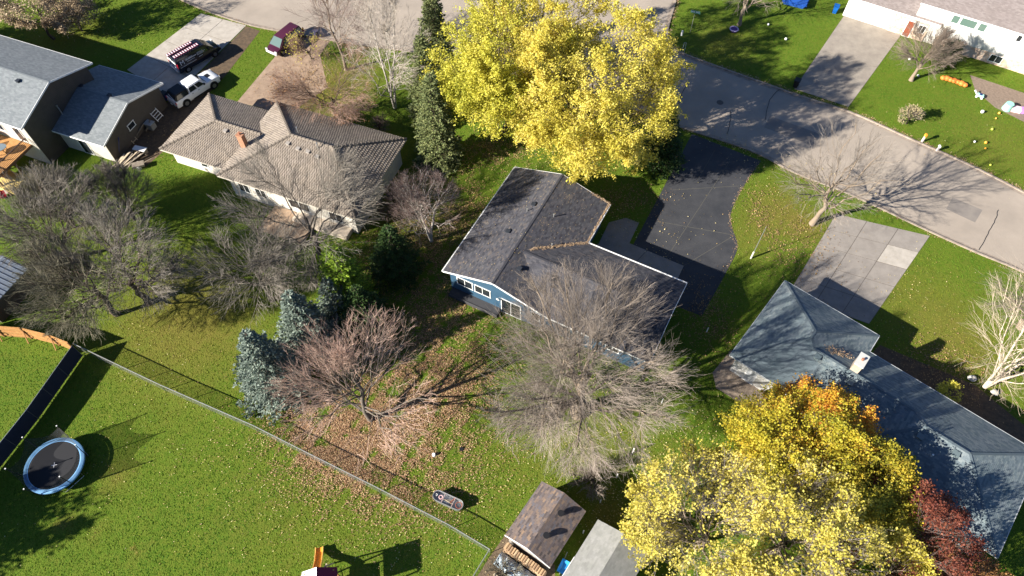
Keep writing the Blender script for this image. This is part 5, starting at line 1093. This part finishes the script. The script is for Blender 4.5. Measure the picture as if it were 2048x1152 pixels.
LF_O = mat('orange_leaves', None, .6, rnd=[(0, (.14, .17, .02)), (.3, (.36, .34, .03)), (.7, (.58, .46, .04)), (.88, (.58, .36, .04)), (1, (.50, .17, .03))], trans=.35)
LF_R = mat('red_leaves', None, .6, rnd=[(0, (.08, .020, .014)), (.5, (.16, .042, .026)), (1, (.27, .095, .05))], trans=.3)
LF_RU = mat('rust_leaves', None, .7, rnd=[(0, (.16, .08, .03)), (.6, (.30, .14, .05)), (1, (.36, .20, .06))], trans=.3)
LF_BR = mat('tan_dead_leaves', None, .8, rnd=[(0, (.22, .16, .10)), (.6, (.44, .34, .22)), (1, (.58, .48, .33))], trans=.25)
LF_G = mat('green_leaves', None, .6, rnd=[(0, (.05, .10, .015)), (1, (.12, .18, .03))], trans=.3)
LF_PY = mat('pale_yellow_leaves', None, .6, rnd=[(0, (.38, .35, .05)), (.5, (.64, .55, .10)), (1, (.80, .70, .24))], trans=.38)
# --- leafy
tree('yellow_tree', 'huge golden yellow tree at the top centre, the right one of the two overlapping crowns', (1168, 318), 16.8, 8.7, 3, BK_D, TW_BR, zb=1.3, fork=.2, trunk_r=.38, n1=18, dens=1.0, leaves=(106000, .155, .16, LF_Y, .55, .2))
tree('yellow_tree', 'huge yellow green tree at the top centre, the left one of the two overlapping crowns', (1010, 262), 16.4, 7.6, 4, BK_D, TW_BR, zb=1.3, fork=.2, trunk_r=.36, n1=17, dens=1.0, leaves=(88000, .155, .16, LF_YG, .55, .2))
tree('yellow_tree', 'golden tree crown at the top edge behind the two large yellow crowns', (1095, 172), 15.5, 7.4, 8, BK_D, TW_BR, zb=2, fork=.2, trunk_r=.3, n1=10, dens=.8, leaves=(40000, .165, .16, LF_Y, .6, .2))
tree('sparse_yellow_tree', 'thinly leaved pale yellow tree beside the grey shed at the bottom', (1395, 1095), 9.5, 6.2, 5, BK_T, TW_PG, zb=1.0, fork=.2, trunk_r=.26, n1=12, twr=.018, leaves=(19000, .15, .14, LF_PY, .5, .3))
tree('sparse_yellow_tree', 'pale yellow tree with bare grey limbs between the sparse one and the red tree', (1530, 1112), 10.5, 6.2, 6, BK_T, TW_PG, zb=1.0, fork=.2, trunk_r=.26, n1=13, twr=.018, leaves=(27000, .15, .14, LF_PY, .5, .3))
tree('small_yellow_tree', 'small dense bright yellow tree left of the rust red one at the bottom right', (1722, 1172), 8.0, 2.8, 7, BK_T, TW_BR, zb=1, trunk_r=.12, n1=8, dens=.8, twr=.01, leaves=(9500, .15, .13, LF_Y, 1, .3))
tree('orange_tree', 'orange and gold tree in front of the blue grey roof', (1550, 965), 9, 6.0, 9, BK_D, TW_BR, zb=.8, fork=.2, trunk_r=.2, n1=16, leaves=(50000, .14, .16, LF_O, .6, .3))
tree('small_orange_tree', 'small burnt orange tree against the eave between the orange gold tree and the roof', (1600, 905), 8.2, 4.3, 91, BK_D, TW_BR, zb=1, fork=.2, trunk_r=.12, n1=12, twr=.01, leaves=(22000, .14, .15, mat('burnt_orange_leaves', None, .6, rnd=[(0, (.34, .26, .03)), (.35, (.58, .40, .04)), (.7, (.60, .27, .03)), (1, (.48, .14, .03))], trans=.35), 1, .3))
tree('green_gold_tree', 'green and gold tree between the orange tree and the red tree', (1660, 1010), 8.0, 4.6, 10, BK_D, TW_BR, zb=.8, fork=.2, trunk_r=.18, n1=13, leaves=(38000, .14, .18, mat('greengold_leaves', None, .6, rnd=[(0, (.14, .17, .02)), (.5, (.36, .33, .03)), (1, (.62, .42, .04))], trans=.35), 1, .3))
tree('red_tree', 'dark red leaved tree overlapping the right end of the blue grey roof', (1748, 1118), 8.4, 4.9, 12, BK_D, TW_MAU, zb=1, fork=.2, trunk_r=.14, n1=9, twr=.01, leaves=(15000, .13, .16, LF_R, .8, .3))
tree('rust_tree', 'low rust brown tree below the red one in the bottom right corner', (1870, 1190), 5, 3.4, 13, BK_D, TW_MAU, zb=.5, fork=.2, trunk_r=.12, n1=9, twr=.01, leaves=(6500, .13, .15, LF_RU, .8, .3))
tree('dead_leaf_tree', 'tree with tan dead leaves at the top left corner behind the grey roof', (108, 78), 11.0, 4.2, 14, BK_D, TW_BR, zb=2.8, fork=.2, trunk_r=.16, n1=9, leaves=(18000, .17, .2, LF_BR, 1, .3))
tree('dead_leaf_shrub', 'wide tan leaved shrub on the top left lawn, right of the dead leaf tree', (165, 62), 3.2, 3.2, 15, BK_D, TW_BR, zb=.3, fork=.2, trunk_r=.1, n1=9, twr=.01, leaves=(12000, .15, .18, LF_BR, 1, .3), cat='shrub')
tree('dead_leaf_shrub', 'tan leaved shrub touching the top edge of the left lawn', (105, 8), 4, 3.2, 16, BK_D, TW_BR, zb=.3, fork=.2, trunk_r=.1, n1=9, twr=.01, leaves=(12000, .15, .18, LF_BR, 1, .3), cat='shrub')
tree('orange_shrub', 'orange leaved shrub at the right edge by the white split level house', (2060, 138), 2.4, 2.0, 17, BK_D, TW_BR, zb=.2, fork=.2, trunk_r=.08, n1=8, twr=.01, leaves=(3500, .14, .15, LF_O, 1, .3), cat='shrub')
tree('small_gold_shrub', 'little yellow green shrub in the dark bed behind the blue grey roof', (1885, 792), 1.6, .9, 18, BK_D, TW_BR, zb=.1, trunk_r=.05, n1=6, dens=.6, twr=.01, leaves=(900, .13, .1, LF_YG, 1, .3), cat='shrub')
tree('tan_shrub', 'clipped tan shrub near the kerb, left of the orange topped post', (1812, 248), 2.2, 1.3, 19, BK_D, TW_TAN, zb=.2, trunk_r=.06, n1=9, dens=.9, levels=3, twr=.01, leaves=(1500, .12, .1, mat('olive_tan_leaves', None, .8, rnd=[(0, (.20, .17, .08)), (1, (.38, .32, .18))]), 1, .3), cat='shrub')
# --- bare
tree('large_bare_tree', 'largest bare tree with a thick trunk below the blue house', (1156, 828), 15.2, 8.7, 21, BK_T, TW_TAN, zb=2.4, fork=.17, trunk_r=.48, n1=16, dens=1.6, twr=.0125)
tree('bare_maple', 'bare reddish tree standing in fallen leaves left of the large bare tree', (742, 838), 11.5, 7.0, 22, BK_G, twigmat('pink_twigs', (.42, .27, .21), (.58, .42, .34)), form='central', zb=1.2, trunk_r=.24, n1=34, dens=.55, up=.45, twr=.0135, levels=4)
tree('bare_tree', 'bare grey tree left of the blue spruces with its trunk over the olive lawn', (298, 606), 11.5, 6.4, 23, BK_D, TW_GREY, zb=1.2, fork=.22, trunk_r=.3, n1=11, dens=1.12, twr=0.019)
tree('bare_tree', 'bare olive grey tree above the cedar fence', (235, 628), 10.5, 6.0, 24, BK_D, TW_OL, zb=1.5, fork=.2, trunk_r=.26, n1=14, dens=1.08, twr=0.019)
tree('bare_tree', 'bare grey tree spreading over the low shed at the left edge', (150, 520), 10, 6.6, 25, BK_D, TW_GREY, zb=1.2, fork=.2, trunk_r=.24, n1=14, dens=1.04, twr=0.018)
tree('bare_shrub', 'tall upright bare shrub below the timber deck', (150, 455), 7.0, 4.2, 26, BK_D, TW_OL, form='central', stems=4, zb=.4, trunk_r=.09, n1=9, up=1.3, dens=.8, twr=.011, cat='shrub')
tree('bare_shrub', 'bare shrub of upright twigs in front of the lumber heap', (270, 440), 6.6, 3.8, 27, BK_D, TW_GREY, form='central', stems=4, zb=.4, trunk_r=.09, n1=9, up=1.2, dens=.8, twr=.011, cat='shrub')
tree('bare_tree', 'bare grey tree before the tile roof, trunk left of the bright green spruce', (648, 528), 14.5, 7.6, 28, BK_G, TW_GREY, zb=1.0, fork=.25, trunk_r=.27, n1=11, dens=0.94, twr=0.017, up=.6)
tree('bare_tree', 'bare brown tree left of the green spruces and right of the olive lawn', (545, 600), 10.5, 5.8, 29, BK_G, TW_GREY, zb=.8, fork=.22, trunk_r=.22, n1=10, dens=0.90, twr=0.017)
tree('bare_birch', 'slender white birch with reddish twigs between the tile roof and the blue house', (863, 482), 9.3, 3.7, 30, BK_W, TW_MAU, form='central', stems=3, zb=1.8, trunk_r=.14, n1=14, up=1.1, dens=.5, twr=.010)
tree('bare_birch', 'white limbed birch on the lawn beyond the tile roof', (790, 217), 13.5, 5.2, 31, BK_W, twigmat('white_twigs', (.36, .30, .25), (.52, .45, .38)), form='central', stems=3, zb=2.2, trunk_r=.13, n1=13, up=1.0, dens=.42, twr=.014)
tree('bare_crabapple', 'wide bare rusty crabapple by the tile roof and gravel driveway', (672, 232), 8.6, 6.6, 32, BK_D, TW_RED, zb=.8, fork=.1, trunk_r=.17, n1=13, dens=.95, twr=.012, leaves=(1600, .10, .15, LF_RU, .4, .3))
tree('bare_tree', 'bare tree by the street beyond the crabapple', (692, 140), 12.5, 5.2, 33, BK_T, TW_MAU, form='central', zb=2.0, trunk_r=.16, n1=20, up=.8, dens=.8, twr=.012, off=(-1, 0))
tree('bare_shrub', 'low twiggy shrub with a few yellow leaves beside the maroon minivan', (622, 118), 3.2, 2.8, 34, BK_D, TW_RED, zb=.2, fork=.12, trunk_r=.08, n1=9, dens=.6, twr=.011, leaves=(900, .11, .15, LF_YG, .4, .3), cat='shrub')
tree('bare_tree', 'bare grey tree leaning over the street beside the slabbed driveway', (1624, 448), 11.5, 6.2, 35, BK_T, TW_PG, form='spread', zb=2.5, fork=.3, trunk_r=.26, n1=12, dens=.75, twr=.011)
tree('white_birch', 'multi trunked cream white birch at the right edge', (1968, 775), 12, 6.5, 36, BK_WB, TW_PALE, form='central', stems=4, zb=1.5, trunk_r=.13, n1=10, up=.7, dens=.4, twr=.013, off=(1.0, .6))
tree('bare_tree', 'pale twiggy bare tree by the kerb at the right edge', (2040, 655), 10, 6.6, 37, BK_T, TW_TAN, zb=1.8, fork=.25, trunk_r=.28, n1=10, dens=1.0, twr=.012, off=(-1, .5))
tree('bare_tree', 'bare brown tree on the lawn of the white split level house', (1822, 161), 6.4, 4.5, 38, BK_T, TW_BR, zb=1.0, fork=.3, trunk_r=.22, n1=10, dens=1.2, twr=.012)
tree('bare_tree', 'bare pale tree on the corner lawn at the top edge above the purple tub', (1478, 50), 8.5, 4.6, 39, BK_T, TW_TAN, zb=1.2, fork=.25, trunk_r=.22, n1=8, dens=.6, twr=.012)
tree('bare_shrub', 'small bare shrub by the stone facing of the split level house', (1975, 115), 3.0, 1.6, 40, BK_D, TW_BR, zb=.3, fork=.2, trunk_r=.06, n1=7, dens=.5, levels=3, twr=.01, cat='shrub')
tree('pale_shrub', 'low pale grass like shrub in front of the brown shed', (1185, 962), 2.2, 2.3, 41, BK_D, TW_TAN, zb=.1, fork=.1, trunk_r=.08, n1=12, dens=1.0, levels=3, twr=.012, cat='shrub')
tree('bare_shrub', 'dense low hedge along the shaded side of the tile roof house', (760, 262), 1.8, 1.8, 42, BK_D, TW_MAU, zb=.1, fork=.1, trunk_r=.06, n1=10, dens=.7, levels=3, twr=.012, cat='shrub')
tree('bare_shrub', 'brown shrub at the foot of the birch below the tile roof wall', (800, 425), 3.2, 2.4, 43, BK_D, TW_MAU, zb=.1, fork=.12, trunk_r=.07, n1=10, dens=.9, twr=.012, cat='shrub')
tree('bare_shrub', 'brushy weeds in the bed in front of the tarp at the bottom edge', (1010, 1150), 1.6, 1.8, 44, BK_D, TW_OL, zb=.05, fork=.1, trunk_r=.04, n1=10, dens=.8, levels=3, twr=.012, cat='shrub')
# trees beyond the frame that cast the shadows seen at its edges
for k, (loc, H_, Rd, sd) in enumerate([((-51, 8.5, 0), 10, 4.5, 51), ((-76, 61, 0), 14, 7, 52), ((-52, 90, 0), 13, 5, 53), ((-36, 88, 0), 11, 5, 54), ((-88, 66, 0), 14, 6, 55)]):
    tree('shade_tree', ['leafy tree beyond the left edge of the lower lawn', 'leafy tree beyond the left edge beside the grey roofs', 'leafy tree beyond the top left corner', 'leafy tree beyond the top edge above the concrete driveway', 'farther leafy tree beyond the left edge'][k], None, H_, Rd, sd, BK_D, TW_BR, zb=1.5, fork=.2, trunk_r=.25, n1=9, dens=.6, leaves=(16000, .28, .25, LF_G, 1, .3), loc=loc)

# --- spruces
def spruce(name, label, px, H_, Rd, seed, lm_, group=None, loc=None, dens=1.0, nl=.22, pw=.8, zb=.25):
    rg = np.random.default_rng(seed); p = at(*px); root = thing(name, label, 'spruce', (p.x, p.y, 0), 0, group)
    P0 = np.array([[[0, 0, 0], [0, 0, H_ * .5], [0, 0, H_]]], float); V_, F_ = tubes(P0, np.array([[.17, .1, .02]]) * H_ / 9, 7); link('trunk', npmesh('trunk', V_, F_, smooth=True), BK_D, root)
    zs = np.arange(zb, H_ - .1, .25 / dens ** .5); BP = []; 
    for z in zs:
        r = Rd * (1 - z / H_) ** pw + .12; nb_ = max(5, int(6 + 7 * r / Rd)); a = rg.uniform(0, 6.28) + 2 * np.pi * np.arange(nb_) / nb_ + rg.normal(0, .2, nb_)
        for q in a:
            rr_ = r * rg.uniform(.72, 1.15); dz = rg.uniform(-.32, -.05) * rr_; s = np.linspace(0, 1, 5)
            BP.append(np.stack([np.cos(q) * rr_ * s, np.sin(q) * rr_ * s, z + dz * s * (1.3 - .9 * s) + .10 * rr_ * s ** 3], 1))
    BP = np.array(BP); Lb = np.linalg.norm(BP[:, -1] - BP[:, 0], axis=1)
    V_, F_ = tubes(BP, np.broadcast_to(np.array([.03, .025, .02, .014, .008]), (len(BP), 5)), 3); link('branches', npmesh('branches', V_, F_), BK_D, root)
    # needle sprays: short blades along each branch
    C_ = []; D = []
    for i_ in range(len(BP)):
        m_ = int(10 + Lb[i_] * 17 * dens); t = rg.uniform(.15, 1, m_) ** .8; x = t * 4; k = np.minimum(x.astype(int), 3); f = (x - k)[:, None]; A = BP[i_][k] * (1 - f) + BP[i_][k + 1] * f
        d = nrmz(BP[i_][-1] - BP[i_][0]); sd = np.array([-d[1], d[0], 0]); w_ = (rg.uniform(-1, 1, m_) * .28 * Lb[i_] * (1.1 - t))[:, None]
        C_.append(A + sd * w_ + rg.normal(0, .04, (m_, 3)) + np.array([0, 0, .02])); D.append(nrmz(d * rg.uniform(.5, 1, m_)[:, None] + sd * np.sign(w_) * rg.uniform(.2, .9, m_)[:, None] + rg.normal(0, .25, (m_, 3))))
    C_ = np.concatenate(C_); D = np.concatenate(D); N = len(C_); L = nl * rg.uniform(.7, 1.3, N)[:, None]
    q = rg.normal(0, 1, (N, 3)); q[:, 2] *= .35; q -= D * (q * D).sum(1, keepdims=True); q = nrmz(q); wd = L * .26
    V_ = np.stack([C_ - q * wd * .5, C_ + D * L * .5 - q * wd, C_ + D * L, C_ + D * L * .5 + q * wd], 1).reshape(-1, 3)
    cl = rg.uniform(0, 1, N); link('needles', npmesh('needles', V_, np.arange(N * 4).reshape(N, 4), cl), lm_, root)
    return root
ND_B = mat('blue_needles', None, .65, rnd=[(0, (.085, .125, .10)), (.5, (.16, .205, .17)), (1, (.25, .30, .25))], trans=.12)
ND_G = mat('green_needles', None, .65, rnd=[(0, (.018, .045, .010)), (.6, (.035, .075, .016)), (1, (.06, .10, .02))], trans=.15)
ND_GG = mat('grey_green_needles', None, .65, rnd=[(0, (.09, .12, .045)), (.6, (.17, .20, .075)), (1, (.26, .28, .11))], trans=.12)
ND_L = mat('bright_green_needles', None, .65, rnd=[(0, (.11, .20, .014)), (.6, (.22, .34, .025)), (1, (.32, .44, .04))], trans=.2)
spruce('blue_spruce', 'largest blue spruce, nearest the chain link fence', (560, 775), 9.5, 3.2, 61, ND_B, nl=.25)
spruce('blue_spruce', 'second blue spruce standing behind the largest one', (625, 690), 8.5, 2.7, 62, ND_B, nl=.25)
spruce('blue_spruce', 'smaller blue spruce at the right of the group below the bright green one', (680, 632), 6.0, 1.9, 63, ND_B, nl=.22)
spruce('green_spruce', 'bright green evergreen in the middle of the evergreen group', (700, 606), 8.6, 2.6, 64, ND_L, nl=.2, pw=.6)
spruce('green_spruce', 'dark green spruce right of the bright green one, below the tile roof house', (795, 545), 7.0, 2.7, 65, ND_G, nl=.22)
spruce('green_spruce', 'dark green spruce directly behind the bare red maple crown', (735, 655), 6.5, 2.8, 71, ND_G, nl=.22)
spruce('tall_spruce', 'tall narrow grey green spruce left of the yellow trees, the lower one', (880, 322), 11.5, 2.4, 66, ND_GG, nl=.24, pw=.6)
spruce('tall_spruce', 'tall narrow grey green spruce left of the yellow trees, in the middle', (862, 240), 11, 2.2, 67, ND_GG, nl=.24, pw=.6)
spruce('tall_spruce', 'tall narrow grey green spruce touching the top edge left of the yellow trees', (878, 150), 11.5, 2.3, 68, ND_GG, nl=.24, pw=.65)
spruce('green_spruce', 'dark green spruce peeking out right of the golden tree beside the street', (1318, 325), 7.5, 2.4, 69, ND_G, nl=.24)
spruce('green_spruce', 'low dark evergreen against the white split level house', (1890, 120), 2.8, 1.5, 70, ND_G, nl=.2, pw=.5)

# ------------------------------------------------------------ fallen leaves and grass
def scatter(n_, px, py, rx, ry, rot=0, gauss=True):
    c = at(px, py); q = rng.normal(0, .5, (n_, 2)) if gauss else rng.uniform(-1, 1, (n_, 2)); q = q * [rx, ry]; a = R(rot); cc, ss = math.cos(a), math.sin(a)
    return np.stack([c.x + q[:, 0] * cc - q[:, 1] * ss, c.y + q[:, 0] * ss + q[:, 1] * cc], 1)
def keep_off(P, polys):
    m_ = np.zeros(len(P), bool)
    for q in polys: m_ |= inpoly(P, q)
    return P[~m_]
def ground_leaves(P, size, m, z=.03, off=True):
    v = sum(np.sin(P[:, 0] * a_ + P[:, 1] * b_ + c_) for a_, b_, c_ in ((1.9, .7, 0), (-.8, 2.3, 1), (3.9, -2.1, 2), (2.2, 4.4, 4), (-6.1, 3.2, 5), (.5, -.7, 3)))
    P = P[rng.uniform(0, 1, len(P)) < 1 / (1 + np.exp(-1.1 * v - .9))]
    if off: P = keep_off(P, FOOT)
    C_ = np.concatenate([P, rng.uniform(.02, .07, (len(P), 1)) + z], 1); return leafmesh('fallen_leaves', C_, size, m, flat=.5)
LIT_O = mat('litter_orange', None, .85, rnd=[(0, (.10, .052, .028)), (.4, (.27, .145, .07)), (.75, (.38, .24, .145)), (1, (.50, .36, .19))])
LIT_Y = mat('litter_yellow', None, .8, rnd=[(0, (.24, .16, .06)), (.5, (.42, .33, .12)), (1, (.60, .52, .30))])
LIT_B = mat('litter_brown', None, .85, rnd=[(0, (.10, .06, .035)), (.6, (.24, .15, .075)), (1, (.46, .31, .12))])
P = np.concatenate([scatter(54000, 750, 860, 8.5, 6, -20), scatter(14000, 720, 930, 6.5, 3.5, -25), scatter(16000, 870, 780, 6, 4, -10), scatter(10000, 640, 870, 4, 3, -25), scatter(9000, 880, 700, 6, 5)])
ground_leaves(P, .088, LIT_O)
P = np.concatenate([scatter(20000, 870, 640, 8, 9), scatter(15000, 840, 500, 7, 7), scatter(4000, 930, 400, 3, 5), scatter(4000, 990, 300, 5, 3), scatter(1500, 370, 280, 3, 3), scatter(3500, 620, 170, 5, 4), scatter(2500, 1900, 740, 5, 3, -35), scatter(2500, 1590, 480, 4, 6), scatter(1100, 1520, 440, 1.6, 5), scatter(2000, 1250, 400, 4, 3), scatter(2500, 1420, 640, 3, 5)])
ground_leaves(keep_off(P, HARD[:1]), .10, LIT_B)
P = np.concatenate([scatter(4500, 1100, 900, 16, 9), scatter(2600, 600, 1000, 12, 7, -25), scatter(2200, 1300, 870, 8, 9), scatter(5500, 1350, 1000, 9, 9), scatter(1100, 1560, 440, 5, 7), scatter(800, 1830, 600, 6, 6), scatter(2500, 1050, 320, 8, 3), scatter(2500, 840, 500, 6, 7), scatter(700, 200, 60, 8, 5), scatter(500, 300, 720, 6, 5), scatter(250, 1900, 260, 9, 7), scatter(300, 1450, 80, 7, 5), scatter(1100, 900, 1050, 7, 4), scatter(800, 200, 950, 12, 7)])
ground_leaves(P[rng.uniform(0, 1, len(P)) < .6], .08, LIT_Y)
P = np.concatenate([scatter(90, 1370, 450, 3.5, 8), scatter(70, 1330, 500, 3, 3), scatter(200, 1250, 450, 4, 4), scatter(500, 1500, 300, 14, 2, -28), scatter(120, 1250, 520, 7, 2, -28)])
ground_leaves(P, .10, LIT_Y)
# leaves drifted along kerbs
def along(line, n_, w_, off_=0.0):
    L = np.array([q[:2] for q in line]); seg = np.diff(L, axis=0); ln = np.linalg.norm(seg, axis=1); k = rng.choice(len(seg), n_, p=ln / ln.sum()); t = rng.uniform(0, 1, n_)[:, None]
    nn = np.stack([-seg[:, 1], seg[:, 0]], 1) / ln[:, None]; return L[k] + seg[k] * t + nn[k] * (off_ + rng.normal(0, w_, n_))[:, None]
ground_leaves(np.concatenate([along(cs, 3500, .22, -.25), along(cn, 4000, .22, .35)]), .10, mat('kerb_litter', None, .85, rnd=[(0, (.18, .10, .05)), (.6, (.36, .24, .14)), (1, (.5, .38, .22))]), z=.02)
ground_leaves(along([a2(1522, 322), a2(1480, 385), a2(1462, 425), a2(1464, 455), a2(1475, 495), a2(1455, 540)], 600, .13, -.1), .08, mat('kerb_litter', None), z=.0)
# grass: upright tufts over every lawn (one mass)
NG = 270000
d_ = rng.uniform(0, 1, NG) ; yy = 8 + 84 * d_ ** 1.0; hw = 34 + yy * .52; xx = rng.uniform(-1, 1, NG) * hw
P = np.stack([xx, yy], 1); P = keep_off(P, HARD + FOOT); N = len(P)
hgt = rng.uniform(.02, .05, N); a = rng.uniform(0, 2 * np.pi, N); w_ = rng.uniform(.05, .11, N); e_ = np.stack([np.cos(a) * w_, np.sin(a) * w_], 1); ln = rng.normal(0, .07, (N, 2))
V_ = np.stack([np.concatenate([P - e_, np.zeros((N, 1))], 1), np.concatenate([P + e_, np.zeros((N, 1))], 1), np.concatenate([P + ln, hgt[:, None]], 1)], 1).reshape(-1, 3)
dd = np.clip(dryness(P[:, 0], P[:, 1]) * .75 + rng.normal(0, .07, N) + .17 + .14 * np.sin(P[:, 0] * .35 + 1.3 * np.sin(P[:, 1] * .23)), 0, 1)
link('grass', npmesh('grass', V_, np.arange(N * 3).reshape(N, 3), dd), mat('grass_blades', None, .8, rnd=[(0, (.076, .168, .014)), (.3, (.122, .215, .019)), (.6, (.18, .21, .022)), (1, (.30, .24, .07))], trans=.4, spec=.15), kind='stuff')
